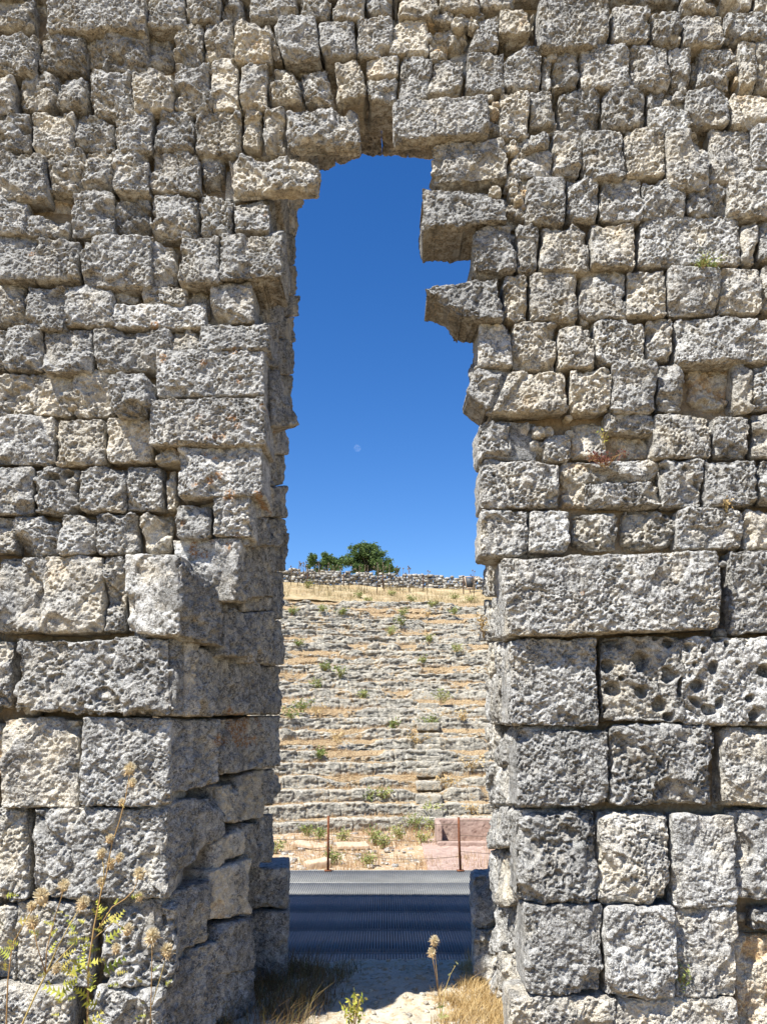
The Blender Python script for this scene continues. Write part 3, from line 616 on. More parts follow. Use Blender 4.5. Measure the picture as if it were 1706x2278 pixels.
# ------------------------------------------------------------------ stage deck of metal grating
deck = empty('metal_stage_deck', (0, 2.1, -.2), 'grey metal grating deck laid across the stage behind the doorway, half in shadow', 'deck')
edges = [2.02, 3.06, 3.93, 4.78, 5.65, 6.53, 7.46]
for y0, y1 in zip(edges[:-1], edges[1:]):
    mb = MB(); y0 += .006; y1 -= .006
    for x in np.arange(-4.2, 4.2, .027): mb.box((x, y0+.012, -.235), (x+.0205, y1-.012, -.2+RS.uniform(-.001, .001)))
    for y in (y0, y1-.011): mb.box((-4.21, y, -.236), (4.21, y+.011, -.197))
    mb.build('grating_panel', M['grating'], deck)
for y in edges:
    mb = MB(); mb.box((-4.2, y-.04 if y > 3 else y+.02, -.36), (4.2, y+.03 if y > 3 else y+.09, -.238)); mb.build('support_beam', M['dark_iron'], deck)
for x in (-4, -2, 0, 2, 4):
    for y in (2.2, 4.8, 7.4):
        mb = MB(); mb.box((x-.04, y-.04, -1.6), (x+.04, y+.03, -.362)); mb.build('leg', M['dark_iron'], deck)
V, Q, A = rough_block([(-4.6, 7.42, -1.6), (4.6, 7.42, -1.6), (4.6, 7.42, -.245), (-4.6, 7.42, -.245)], (0, .3, 0), res=.04, rough=.3, pits=.1, r=.02, warm=.5)
tag(mesh_np('deck_light_block', V, Q, M['stone'], None, A), 'unseen low stone wall added under the far edge of the grey metal deck to block light', 'wall')  # added to keep light out from under the deck
# ------------------------------------------------------------------ railing
pb = [(at(730, 1935, 7.40), at(731, 1815, 7.40)), (at(1024, 1937, 7.40), at(1020, 1818, 7.40))]
xs_out = [-3.9, 3.6]
rail = empty('wire_railing', (pb[0][0][0], 7.4, -.2), 'thin rusty iron posts strung with sagging wire along the far deck edge', 'railing')
allp = [(np.array([-3.6, 7.4, -.2]), np.array([-3.58, 7.4, .62]))]+pb+[(np.array([3.4, 7.4, -.2]), np.array([3.42, 7.4, .62]))]
for b, t in allp:
    b = b.copy(); b[2] = -.2
    mb = MB(); mb.tube([b, (b+t)/2+RS.uniform(-.006, .006, 3), t], .017, 8); mb.box((b[0]-.05, 7.35, -.198), (b[0]+.05, 7.45, -.186)); mb.build('post', M['rust'], rail)
for fr in (.36, .66, .93):
    mb = MB()
    for (b0, t0), (b1, t1) in zip(allp[:-1], allp[1:]):
        p0 = b0+(t0-b0)*fr; p1 = b1+(t1-b1)*(fr+RS.uniform(-.1, .06))
        mb.tube([p0+(p1-p0)*k/10-np.array([0, 0, .10*math.sin(math.pi*k/10)*(1.1-fr)]) for k in range(11)], .0035, 4)
    mb.build('wire', M['wire'], rail)

# ------------------------------------------------------------------ theatre seating
CX, R0, Z0, TR_, RI = 2.5, 14.0, -1.5, .72, .38
CY = 22.5-math.sqrt(R0*R0-CX*CX)
NROW = 25
theatre = empty('theatre_seating', (CX, 22.5, Z0), 'curved stone theatre seating rising in worn broken tiers up the hillside', 'theatre')
th = np.radians(np.arange(-42, 30, .115))
for i in range(NROW):
    R = R0+TR_*i; zb = Z0+RI*i
    R_, Zp, fl = [], [], []
    lean = .03+.012*i if i < 9 else .16
    prof = [(0, -.12)]+[(lean*k/9, RI*k/9) for k in range(0, 9)]+[(lean+.012, RI-.010), (lean+.05, RI)]+[(lean+.05+(.72-lean)*k/12, RI) for k in range(1, 13)]
    pr = np.array(prof); n, m = len(th), len(pr)
    A_, K_ = np.meshgrid(np.arange(n), np.arange(m), indexing='ij')
    tt = th[A_.ravel()]; pk = pr[K_.ravel()]
    base = np.stack([CX+R*np.sin(tt), CY+R*np.cos(tt), np.full(len(tt), zb)], 1)
    S = (base*np.array([1, 1, 3.1])).astype(f32)
    brk = sst(.50, .64, fbm(S*.42+i*7.7, 3))
    if i >= 12: brk = np.clip(brk*1.1+.10, 0, 1)
    if i < 2: brk = brk*.35
    cell = np.floor(tt*R/1.15+i*.37); cf = tt*R/1.15+i*.37-cell                      # single seat blocks with their joints
    blk = vn(np.stack([cell*3.71+.5, np.full(len(tt), i*5.13), np.zeros(len(tt))], 1).astype(f32))
    joint = np.exp(-(np.minimum(cf, 1-cf)/.018)**2)
    rough = .55 if i < 4 else (.9 if i < 12 else 1.25)
    top = RI*(1-.60*brk)+(blk-.5)*.10*rough
    rad = .30*brk*fbm(S*1.3+50, 2)+(blk-.5)*.14*rough+joint*.05
    rr = R+pk[:, 0]+rad*(pk[:, 0] < .42)
    zz = zb+np.where(pk[:, 1] > 0, pk[:, 1]/RI*top, pk[:, 1])-joint*.05*(pk[:, 0] < .5)
    back = sst(.42, .74, pk[:, 0]); zz = zz*(1-back)+back*np.maximum(zz, zb+RI*.92)
    P3 = np.stack([CX+rr*np.sin(tt), CY+rr*np.cos(tt), zz], 1)
    S3 = (P3*np.array([1, 1, 4.2])).astype(f32)                                       # bedding: features lie flat
    d = (fbm(S3/.44+9, 3)-.5)*.24*rough+(1-np.abs(2*vn(S3/.18)-1)-.5)*.10*rough+(vn(S3/.07+3)-.5)*.05
    nose = np.exp(-(np.maximum(pk[:, 0]-lean, 0)/.12)**2)
    P3[:, 0] += -np.sin(tt)*d*(.2+.8*nose); P3[:, 1] += -np.cos(tt)*d*(.2+.8*nose)
    P3[:, 2] += ((fbm(S3/.26+70, 3)-.5)*.11*rough+(vn(S3/.09+20)-.5)*.04)*(pk[:, 1] > .1)
    soil = np.clip(.55*brk*fbm(S*.9+31, 2)*1.5+.55*sst(.34, .60, pk[:, 0])+.30*(vn(S*1.7+9)-.5)-.25*nose+(.26 if i > 8 else .12), 0, 1)
    idx = np.arange(n*m).reshape(n, m)
    Q = np.stack([idx[:-1, :-1], idx[1:, :-1], idx[1:, 1:], idx[:-1, 1:]], -1).reshape(-1, 4)
    mesh_np('seat_row', P3, Q, M['seat'], theatre, {'soil': soil, 'dust_light': sst(lean*.8, lean+.1, pk[:, 0])})
for i in range(1, 11):
    R = R0+TR_*i; t0 = math.asin((1.42+i*.035-CX)/R); wst = .86
    for (dz, dep) in ((RI*.5, .36),):
        ex = np.array([math.cos(t0), -math.sin(t0), 0]); ey = np.array([math.sin(t0), math.cos(t0), 0])
        c = np.array([CX+(R-dep)*math.sin(t0), CY+(R-dep)*math.cos(t0), Z0+RI*i])
        P = [c-ex*wst/2-np.array([0, 0, .1]), c+ex*wst/2-np.array([0, 0, .1]), c+ex*wst/2+np.array([0, 0, dz]), c-ex*wst/2+np.array([0, 0, dz])]
        V, Q, A = rough_block(P, ey*(dep+.15), res=.035, rough=.35, pits=.2, r=.02, rc=.01, bites=2, lat=.012)
        mesh_np('stair_step', V, Q, M['seat'], theatre, {'soil': np.full(len(V), .05), 'dust_light': np.clip(sst(-.02, .08, (V-c) @ ey), 0, 1)})
RE = R0+TR_*NROW; ZE = Z0+RI*NROW
def hill_z(x, y):
    r = np.hypot(x-CX, y-CY)
    return ZE-.02+np.where(r < RE+6.5, (r-RE)*.295, 6.5*.295+(r-RE-6.5)*.05)-.030*(x+1)
def zf_hill_arr(P): return hill_z(P[:, 0], P[:, 1])+.22*(N(P, .55)-.5)+.10*(N(P, 3)-.5)
t2 = np.radians(np.arange(-44, 32, .5)); rr = np.concatenate([np.arange(RE-.12, RE+8, .12), np.arange(RE+8, RE+60, 2.)])
T2, R2_ = np.meshgrid(t2, rr, indexing='ij')
Pp = np.stack([CX+R2_.ravel()*np.sin(T2.ravel()), CY+R2_.ravel()*np.cos(T2.ravel()), np.zeros(T2.size)], 1)
Pp[:, 2] = zf_hill_arr(Pp)
idx = np.arange(T2.size).reshape(T2.shape)
tag(mesh_np('hillside', Pp, np.stack([idx[:-1, :-1], idx[1:, :-1], idx[1:, 1:], idx[:-1, 1:]], -1).reshape(-1, 4), M['hill']), kind='structure')

def ray_hit(px, py, zfun, d0, d1, step=.05):
    d = np.arange(d0, d1, step)
    P_ = np.array([at(px, py, x) for x in d]); z = zfun(P_)
    k = np.argmax(P_[:, 2] < z)
    return P_[k] if (P_[:, 2] < z).any() else P_[-1]
seat_lin = lambda P_: Z0+RI*np.floor(np.clip((np.hypot(P_[:, 0]-CX, P_[:, 1]-CY)-R0)/TR_+1., 0, NROW))*1.0
hill_lin = lambda P_: hill_z(P_[:, 0], P_[:, 1])

# ------------------------------------------------------------------ dry stone wall on the crest
mb = MB(); RWALL = RE+6.5
def pebble(mb, c, ex, ey, ez, sx, sy, sz, **k):
    V = []
    for (i, j, l) in ((-1, -1, -1), (1, -1, -1), (1, 1, -1), (-1, 1, -1), (-1, -1, 1), (1, -1, 1), (1, 1, 1), (-1, 1, 1)):
        V.append(c+ex*i*sx*RS.uniform(.65, 1.)+ey*j*sy*RS.uniform(.65, 1.)+ez*l*sz*RS.uniform(.65, 1.))
    mb.add(V, [(3, 2, 1, 0), (4, 5, 6, 7), (0, 1, 5, 4), (1, 2, 6, 5), (2, 3, 7, 6), (3, 0, 4, 7)], **k)
a = -.42
while a < .28:
    w0 = .0
    x = CX+RWALL*math.sin(a); y = CY+RWALL*math.cos(a); zb = float(hill_z(x, y))-.1
    a += .0075
for lay in range(6):
    a = -.42
    while a < .28:
        w = RS.uniform(.06, .22); a2 = a+w*2/RWALL; am = (a+a2)/2
        x = CX+RWALL*math.sin(am); y = CY+RWALL*math.cos(am); zb = float(hill_z(x, y))-.12
        ex = np.array([math.cos(am), -math.sin(am), 0]); ey = np.array([math.sin(am), math.cos(am), 0]); ez = np.array([0, 0, 1.])
        hh = .155
        if not (lay == 5 and RS.rand() < .3):
            pebble(mb, np.array([x, y, zb+hh*(lay+.5)+RS.uniform(-.03, .03)])+ey*RS.uniform(-.06, .06), ex, ey, ez, w*1.1, RS.uniform(.2, .3), hh*RS.uniform(.45, .75), warm=RS.uniform(.2, .9), tone=RS.uniform(.5, 1.0), orange=0, fresh=0)
        a = a2
tag(mb.build('dry_stone_wall', M['stone']), 'low dry stone wall of small pale stones along the top of the hillside', 'wall')

# ------------------------------------------------------------------ plant helpers
def blades(mb, base, n, spread, h, w, lean=.5, hue=(0, 1), zf=None):
    b = np.asarray(base, float)
    ang = RS.uniform(0, 2*math.pi, n); rad = spread*np.sqrt(RS.rand(n)); P_ = b+np.stack([rad*np.cos(ang), rad*np.sin(ang), np.zeros(n)], 1)
    if zf is not None: P_[:, 2] = zf(P_)
    hh = h*RS.uniform(.45, 1.1, n); a2 = RS.uniform(0, 2*math.pi, n); ln = lean*hh*RS.rand(n)
    dirv = np.stack([np.cos(a2), np.sin(a2), np.zeros(n)], 1); sd = np.stack([-np.sin(a2+.6), np.cos(a2+.6), np.zeros(n)], 1)*w
    mid = P_+dirv*ln[:, None]*.35+np.array([0, 0, 1])*hh[:, None]*.6; tip = P_+dirv*ln[:, None]+np.array([0, 0, 1])*hh[:, None]
    V = np.stack([P_-sd, P_+sd, mid+sd*.7, mid-sd*.7, tip], 1).reshape(-1, 3); k = np.arange(n)*5
    hv = np.repeat(RS.uniform(hue[0], hue[1], n), 5)
    mb.add(V, np.stack([k, k+1, k+2, k+3], 1), np.stack([k+3, k+2, k+4], 1), hue=hv)
def leaves(mb, pts, size, hue=(0, 1), flat=0.):
    pts = np.asarray(pts, float); n = len(pts)
    u = RS.normal(size=(n, 3)); u /= np.linalg.norm(u, axis=1)[:, None]; v = RS.normal(size=(n, 3)); v[:, 2] *= 1-flat
    v -= u*(u*v).sum(1)[:, None]; v /= np.linalg.norm(v, axis=1)[:, None]
    s = size*RS.uniform(.6, 1.2, n)[:, None]
    V = np.stack([pts-u*s, pts+v*s*.45, pts+u*s, pts-v*s*.45], 1).reshape(-1, 3); k = np.arange(n)*4
    mb.add(V, np.stack([k, k+1, k+2, k+3], 1), hue=np.repeat(RS.uniform(hue[0], hue[1], n), 4))
def weed(loc, h, rad, mat, label, group, n=90, lf=.03, hue=(0, 1), name='weed', cat='weed'):
    """low bushy weed: branching stems with small leaves all along them"""
    o = empty(name, loc, label, cat, group)
    ms, ml = MB(), MB(); loc = np.asarray(loc, float)
    ns = max(4, int(n/14))
    for s_ in range(ns):
        a = RS.uniform(0, 2*math.pi); l = RS.uniform(.3, 1.)*rad; top = loc+np.array([math.cos(a)*l, math.sin(a)*l, h*RS.uniform(.5, 1.05)])
        mid = loc+(top-loc)*.5+np.array([0, 0, h*.12])
        ms.tube([loc+np.array([math.cos(a), math.sin(a), 0])*rad*.12-np.array([0, 0, .03]), mid, top], [lf*.12, lf*.1, lf*.06], 4, hue=RS.uniform(.2, .9))
        t = RS.uniform(.15, 1.05, max(6, int(n/ns)))[:, None]
        leaves(ml, loc+(top-loc)*t+np.array([0, 0, h*.12])*(4*t*(1-t))+RS.normal(size=(len(t), 3))*lf*1.3, lf, hue)
    ms.build('stem', M['stem'], o); ml.build('foliage', mat, o)
    return o

# weeds on the seats, the slope and the orchestra
TH1 = (580, 1150, 3.1865); TH2 = (580, 1500, 3.1865)
LT = {'g': ('weed', (0, .7), 'green'), 'y': ('weed', (.45, 1.), 'yellow green'), 'd': ('straw', (.2, 1.), 'dry straw coloured')}
WEEDS = [(TH1, 330, 505, .55, 'y'), (TH1, 700, 575, .45, 'g'), (TH1, 760, 605, .4, 'y'), (TH1, 925, 560, .5, 'y'), (TH1, 1070, 600, .55, 'g'), (TH1, 1370, 582, .5, 'y'), (TH1, 1485, 600, .5, 'y'), (TH1, 575, 690, .6, 'g'), (TH1, 1010, 690, .7, 'g'), (TH1, 1180, 705, .6, 'd'),
         (TH1, 1370, 690, .65, 'g'), (TH1, 925, 835, .75, 'y'), (TH1, 265, 912, .5, 'g'), (TH1, 460, 1085, .8, 'g'), (TH1, 565, 1125, .75, 'g'), (TH1, 405, 1215, .55, 'g'), (TH1, 1190, 880, .4, 'y'), (TH1, 1390, 950, .4, 'y'), (TH1, 1140, 1035, .5, 'y'), (TH1, 1220, 632, .35, 'y'), (TH1, 1000, 760, .5, 'g'), (TH1, 220, 690, .5, 'g'), (TH1, 440, 665, .4, 'y'),
         (TH2, 295, 262, .8, 'g'), (TH2, 205, 318, .6, 'g'), (TH2, 405, 285, .5, 'd'), (TH2, 1190, 365, .55, 'g'), (TH2, 1120, 490, .6, 'd'), (TH2, 770, 885, .62, 'g'), (TH2, 880, 885, .6, 'y'), (TH2, 1285, 200, .9, 'y'), (TH2, 550, 485, .6, 'd'), (TH2, 1480, 690, .8, 'd'), (TH2, 420, 575, .35, 'g'), (TH2, 1500, 985, .75, 'd'), (TH2, 1215, 1000, .75, 'y'), (TH2, 1330, 800, .6, 'd'), (TH2, 720, 160, .45, 'y'), (TH2, 1430, 320, .4, 'd'), (TH2, 930, 380, .4, 'g')]
for (cr, x, y, s_, k) in WEEDS:
    px, py = cr[0]+x/cr[2], cr[1]+y/cr[2]
    P_ = ray_hit(px, py, seat_lin if py > 1342 else hill_lin, 20, 50)
    m, hue, w = LT[k]
    s_ *= RS.uniform(.6, 1.25)
    weed(P_, s_*.62, s_*.72, M[m], '%s weed tuft rooted among the worn theatre seats' % w, '%s weeds on the theatre seats' % w, 170 if k != 'd' else 120, .055, hue)
ORC = [(420, 1175, .5, 'g'), (585, 1180, .45, 'y'), (810, 1205, .6, 'g'), (870, 1225, .45, 'y'), (1090, 1110, .75, 'g'), (1150, 1205, .5, 'y'), (510, 1345, .4, 'g'), (765, 1355, .35, 'y'), (980, 1170, .5, 'y'), (1210, 1110, .5, 'y'), (100, 1270, .5, 'y'), (330, 1150, .45, 'g')]
flat = lambda P_: np.full(len(P_), -1.48)
for (x, y, s_, k) in ORC:
    P_ = ray_hit(580+x/3.1865, 1500+y/3.1865, flat, 8, 24); m, hue, w = LT[k]
    weed(P_, s_*.7, s_*.6, M[m], '%s weed growing on the orchestra floor below the seats' % w, '%s weeds on the orchestra floor' % w, 240, .04, hue)

# dry grass: uncountable
mb = MB()
mbh = MB()
for k in range(1700):
    t = math.radians(RS.uniform(-36, 22)); r = RE+RS.uniform(0, 6.3); x = CX+r*math.sin(t); y = CY+r*math.cos(t)
    q = fbm(np.array([[x*.9, y*.9, 5.]], f32), 2)[0]
    if q < .44: continue
    hu = RS.uniform(0, .5) if vn(np.array([[x*.45, y*.45, 9.]], f32))[0] < .42 else RS.uniform(.3, .9)
    blades(mbh, (x, y, float(hill_z(x, y))-.03), 12, .32, RS.uniform(.12, .42), .009, .8, (max(0, hu-.25), min(1, hu+.25)))
tag(mbh.build('dry_grass', M['hill_grass']), kind='stuff')
for k in range(5200):
    i = RS.randint(0, NROW); t = math.radians(RS.uniform(-36, 22)); r = R0+TR_*i+RS.uniform(.4, .72); x = CX+r*math.sin(t); y = CY+r*math.cos(t)
    if vn(np.array([[x*.5, y*.5, i*1.7]], f32))[0] < .43: continue
    blades(mb, (x, y, Z0+RI*(i+.90)), 12, .30, RS.uniform(.06, .22), .007, .9)
tag(mb.build('dry_grass', M['brown_grass']), kind='stuff')
mb = MB()
for k in range(1300):
    x = RS.uniform(-6, 6); y = RS.uniform(8.2, 22.5)
    if vn(np.array([[x*.7, y*.7, 3.]], f32))[0] < .42 and y < 19: continue
    blades(mb, (x, y, -1.53), 22, .35, RS.uniform(.10, .35), .006, .7)
tag(mb.build('dry_grass', M['brown_grass']), kind='stuff')
mb = MB()
for k in range(420):
    x = RS.uniform(-.9, 1.0); y = RS.uniform(.35, 2.0); s_ = RS.choice([.004, .005, .007, .010, .018]); an = RS.uniform(0, 6.28); z = float(zf_floor(np.array([[x, y, 0.]]))[0])
    pebble(mb, np.array([x, y, z+s_*.25]), np.array([math.cos(an), math.sin(an), 0]), np.array([-math.sin(an), math.cos(an), 0]), np.array([0, 0, 1.]), s_, s_*.8, s_*.6, warm=RS.uniform(.7, 1.2), tone=1.05, orange=0, fresh=0)
tag(mb.build('rubble', M['stone']), kind='stuff')
mb = MB()      # straw in the passage and at the foot of the wall
for k in range(1500):
    x = RS.uniform(.22, 1.3); y = RS.uniform(.2, 1.9)
    if x < .12+.22*y+.25*vn(np.array([[x*4, y*4, 1.]], f32))[0]: continue
    blades(mb, (x, y, 0), 18, .07, RS.uniform(.03, .10)*(1 if y < 1.5 else .6), .0020, 1.3, zf=lambda P_: np.where(P_[:, 1] > .33, zf_floor(P_), zf_front(P_))-.01)
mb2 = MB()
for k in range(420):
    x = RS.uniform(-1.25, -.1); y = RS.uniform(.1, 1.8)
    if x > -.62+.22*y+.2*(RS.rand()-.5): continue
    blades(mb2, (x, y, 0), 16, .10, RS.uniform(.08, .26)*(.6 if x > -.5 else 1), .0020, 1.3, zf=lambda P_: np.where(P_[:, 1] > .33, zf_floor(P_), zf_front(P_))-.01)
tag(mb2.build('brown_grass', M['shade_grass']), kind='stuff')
for k in range(220):
    blades(mb, (RS.uniform(-2.6, 2.6), RS.uniform(-1.2, -.12), 0), 12, .10, RS.uniform(.06, .25), .0025, .8, zf=lambda P_: zf_front(P_)-.01)
tag(mb.build('straw_grass', M['straw']), kind='stuff')
mb = MB()
for (px_, n_) in ((1032, 10), (1048, 14), (1062, 8)):
    for q in range(n_): blades(mb, at(px_+RS.uniform(-8, 8), 2134, 2.0), 1, .01, .10, .002, .3)
tag(mb.build('straw_grass', M['straw']), kind='stuff')

# ------------------------------------------------------------------ trees behind the crest
def bushy(name, label, blobs, n, lf, trunk, group=None):
    base = np.array(trunk[0]); o = empty(name, base, label, 'tree' if name == 'tree' else 'shrub', group)
    mt = MB(); top = np.array(trunk[1]); mt.tube([base-np.array([0, 0, .3]), (base+top)/2+np.array([.08, 0, 0]), top], [trunk[2], trunk[2]*.8, trunk[2]*.5], 8)
    ml = MB(); tot = sum(b[3]**2 for b in blobs)
    for (x, y, z, r) in blobs:
        c = np.array([x, y, z]); mt.tube([top-np.array([0, 0, .3]), (top+c)/2+np.array([0, 0, -.1]), c], [trunk[2]*.45, trunk[2]*.3, .02], 5)
        k = int(n*r*r/tot); nc = max(6, int(22*r))
        cd = RS.normal(size=(nc, 3)); cd /= np.linalg.norm(cd, axis=1)[:, None]; cc = c+cd*(r*RS.uniform(.35, 1., nc)[:, None])*np.array([1, 1, .85])
        pts = cc[RS.randint(0, nc, k)]+RS.normal(size=(k, 3))*r*.17
        leaves(ml, pts, lf, (0, 1))
    mt.build('trunk', M['bark'], o); ml.build('crown', M['leaf'], o)
    return o
def tp(px, py, d): return at(px, py, d)
DT = 57.
bl = []
for (px, py, r) in ((790, 1232, .72), (815, 1224, .75), (838, 1230, .70), (783, 1252, .62), (812, 1250, .9), (845, 1250, .75), (800, 1216, .42), (832, 1216, .42), (822, 1243, .8), (860, 1262, .5), (795, 1266, .6), (840, 1268, .6)):
    q = tp(px, py, DT+RS.uniform(-.6, .6)); bl.append((q[0], q[1], q[2], r))
b = tp(818, 1300, DT)
bushy('tree', 'dense round dark green tree rising above the wall on the crest', bl, 15000, .085, (b-np.array([0, 0, 1.]), tp(818, 1262, DT), .16))
bl = []
for (px, py, r) in ((700, 1248, .52), (698, 1238, .34), (722, 1248, .55), (727, 1238, .40), (745, 1252, .6), (764, 1246, .6), (712, 1262, .55), (752, 1262, .55), (690, 1258, .36), (735, 1250, .6)):
    q = tp(px, py, DT-1.5+RS.uniform(-.4, .4)); bl.append((q[0], q[1], q[2], r))
b = tp(728, 1296, DT-1.5)
bushy('shrub', 'wide low green shrub left of the round tree on the crest', bl, 7000, .08, (b-np.array([0, 0, .6]), tp(728, 1270, DT-1.5), .1))
bl = []
for (px, py, r) in ((868, 1264, .34), (880, 1270, .30), (858, 1270, .36)):
    q = tp(px, py, DT-2.5); bl.append((q[0], q[1], q[2], r))
b = tp(868, 1300, DT-2.5)
bushy('shrub', 'small light green shrub right of the round tree on the crest', bl, 2200, .075, (b-np.array([0, 0, .6]), tp(868, 1278, DT-2.5), .07))

# ------------------------------------------------------------------ fence posts and sign on the slope
for k, (x, y0, y1) in enumerate(((330, 392, 472), (588, 392, 490), (865, 398, 505), (1152, 414, 530), (1436, 420, 545))):
    px = 580+x/3.1865; P_ = ray_hit(px, 1150+y1/3.1865, hill_lin, 36, 50); tpx = at(px+(1.5 if k == 0 else 0), 1150+y0/3.1865, P_[1])
    o = empty('fence_post', P_, ['thin dark iron fence post, leftmost on the slope beside tall dry stalks', 'thin dark iron fence post below the left end of the round tree', 'thin dark iron fence post below the right end of the round tree', 'thin dark iron fence post standing alone on the slope left of the dark sign', 'thin dark iron fence post at the left edge of the dark sign'][k], 'fence post', 'iron fence posts on the slope')
    mb = MB(); mb.tube([P_-np.array([0, 0, .2]), (P_+tpx)/2, tpx], .034, 6); mb.build('post', M['dark_iron'], o)
    mb = MB(); mb.box(tuple(tpx-np.array([.05, .05, .02])), tuple(tpx+np.array([.05, .05, .015]))); mb.build('cap', M['dark_iron'], o)
g0 = ray_hit(1045, 1318, hill_lin, 36, 50)
sg = empty('sign_board', g0, 'dark tapering sign board in a frame in front of the crest wall', 'sign')
def quadbox(mb, p4, th_, **k):
    p4 = [np.asarray(p, float) for p in p4]; q4 = [p+np.array([0, th_, 0]) for p in p4]
    mb.add(p4+q4, [(0, 1, 2, 3), (7, 6, 5, 4), (0, 4, 5, 1), (1, 5, 6, 2), (2, 6, 7, 3), (3, 7, 4, 0)], **k)
yy = g0[1]; s2 = lambda x, y: at(580+x/3.1865, 1150+y/3.1865, yy)
mb = MB(); quadbox(mb, [s2(1462, 500), s2(1500, 500), s2(1514, 430), s2(1448, 430)], .05); mb.build('panel', M['sign'], sg)
mb = MB()
for p, q in (((1444, 424), (1520, 424)), ((1444, 424), (1460, 504)), ((1520, 424), (1503, 504)), ((1460, 504), (1503, 504))): mb.tube([s2(*p), s2(*q)], .03, 5)
mb.build('frame', M['slab'], sg)
mb = MB(); e = s2(1481, 504); mb.tube([e, np.array([e[0], e[1], float(hill_z(e[0], e[1]))-.2])], .03, 5); mb.build('leg', M['dark_iron'], sg)

# tall dead stalks on the crest
ST = [(215, 350), (222, 365), (275, 318), (285, 335), (305, 330), (322, 318), (330, 345), (395, 340), (410, 318), (482, 330), (515, 350), (560, 355), (640, 345), (700, 350), (740, 345), (760, 350), (826, 330), (832, 345), (866, 325), (868, 355), (912, 345), (967, 350), (985, 362), (1010, 365), (1045, 350), (1052, 360), (1183, 382), (1500, 378), (1515, 385)]
for k, (x, y) in enumerate(ST):
    px = 580+x/3.1865; R_ = RS.uniform(43.5, 45.8); t = at(px, 1150+y/3.1865, R_); bz = float(hill_z(t[0], t[1]))
    o = empty('dead_stalk', (t[0], R_, bz), 'tall dead brown thistle stalk on the crest in front of the low wall', 'dead stalk', 'dead thistle stalks on the crest')
    ms, mh = MB(), MB(); b0 = np.array([t[0]+RS.uniform(-.12, .12), R_, bz-.05]); md = (b0+t)/2+np.array([RS.uniform(-.04, .04), 0, 0])
    ms.tube([b0, md, t], [.016, .013, .010], 4, hue=RS.rand())
    tips = [t]
    for q in range(RS.randint(1, 4)):
        f = RS.uniform(.5, .85); s0 = b0+(t-b0)*f; s1 = s0+np.array([RS.uniform(-.22, .22), RS.uniform(-.1, .1), RS.uniform(.12, .35)]); ms.tube([s0, s1], [.010, .008], 4, hue=RS.rand()); tips.append(s1)
    ms.build('stem', M['dead_stem'], o)
    for q in tips: mh = MB(); mh.tube([q-np.array([0, 0, .05]), q, q+np.array([0, 0, .05])], [.02, .045, .015], 6, hue=RS.rand()); mh.build('seed_head', M['dead_stem'], o)

# ------------------------------------------------------------------ orchestra furniture
def slab(name, c, sx, sy, sz, rot, mat, label, cat, parent=None, tilt=0., group=None):
    """worn rectangular stone: bevelled, with jittered edges"""
    nx, ny = max(4, int(sx/.05)), max(4, int(sy/.05)); pr = dict(rc=.02, rough=.12, pits=.12, r=.02, warm=.5, tone=1., lat=.012)
    ca, sa = math.cos(rot), math.sin(rot); ex = np.array([ca, sa, math.sin(tilt)]); ey = np.array([-sa, ca, 0])
    c = np.asarray(c, float); P = [c-ex*sx/2-ey*sy/2, c+ex*sx/2-ey*sy/2, c+ex*sx/2+ey*sy/2, c-ex*sx/2+ey*sy/2]
    V, Q, A = rough_block(P, (0, 0, -sz), res=.03, **pr)
    o = mesh_np(name, V, Q, mat, parent)
    if label: tag(o, label, cat, group)
    return o
f = ray_hit(694, 1884, flat, 8, 24); slab('stone_slab', f+np.array([0, 0, .10]), 1.0, .55, .10, -.25, M['slab'], 'flat pinkish stone slab lying tilted in dry grass left of the left rusty post', 'stone slab', tilt=-.10)
f = ray_hit(784, 1884, flat, 8, 24); slab('stone_slab', f+np.array([0, 0, .10]), .85, .75, .09, .12, M['slab'], 'flat pale pink stone slab lying in dry grass right of the left rusty post', 'stone slab')
f = ray_hit(706, 1928, flat, 8, 24); slab('stone_slab', f+np.array([0, 0, .16]), .55, .4, .2, .4, M['slab'], 'small yellowish stone near the foot of the left rusty post', 'stone', tilt=.15)
bx = empty('stone_trough', ray_hit(1035, 1888, flat, 8, 24), 'open pink stone trough of thin upright slabs on the paved corner', 'trough')
bx.location.z = -1.5; B0 = np.array(bx.location)
def upr(c, sx, sy, z0, z1):
    V, Q, A = rough_block([c+np.array([-sx/2, -sy/2, z0]), c+np.array([sx/2, -sy/2, z0]), c+np.array([sx/2, -sy/2, z1]), c+np.array([-sx/2, -sy/2, z1])], (0, sy, 0), res=.03, rough=.1, pits=.08, r=.015, lat=.006)
    return V, Q
xl = at(973, 1888, B0[1])[0]; xr = xl+1.75
for nm, c, sx, sy, z0, z1 in (('back_slab', ((xl+xr)/2, B0[1]+1.1, -1.5), xr-xl, .12, 0, .66), ('side_slab', (xl+.07, B0[1]+.55, -1.5), .14, .96, 0, .62), ('side_slab', (xr-.07, B0[1]+.55, -1.5), .14, .96, 0, .62), ('front_slab', ((xl+xr)/2, B0[1], -1.5), xr-xl, .12, 0, .20)):
    V, Q = upr(np.array(c), sx, sy, z0, z1); mesh_np(nm, V, Q, M['pink'], bx)
V, Q, A = rough_block([(1.0, 14.6, -1.40), (4.6, 14.6, -1.40), (4.6, 20.5, -1.40), (1.05, 20.5, -1.40)], (0, 0, -.2), res=.06, rough=.3, pits=.2, r=.03, lat=.03)
tag(mesh_np('paving', V, Q, M['pink']), kind='structure')
mb = MB()
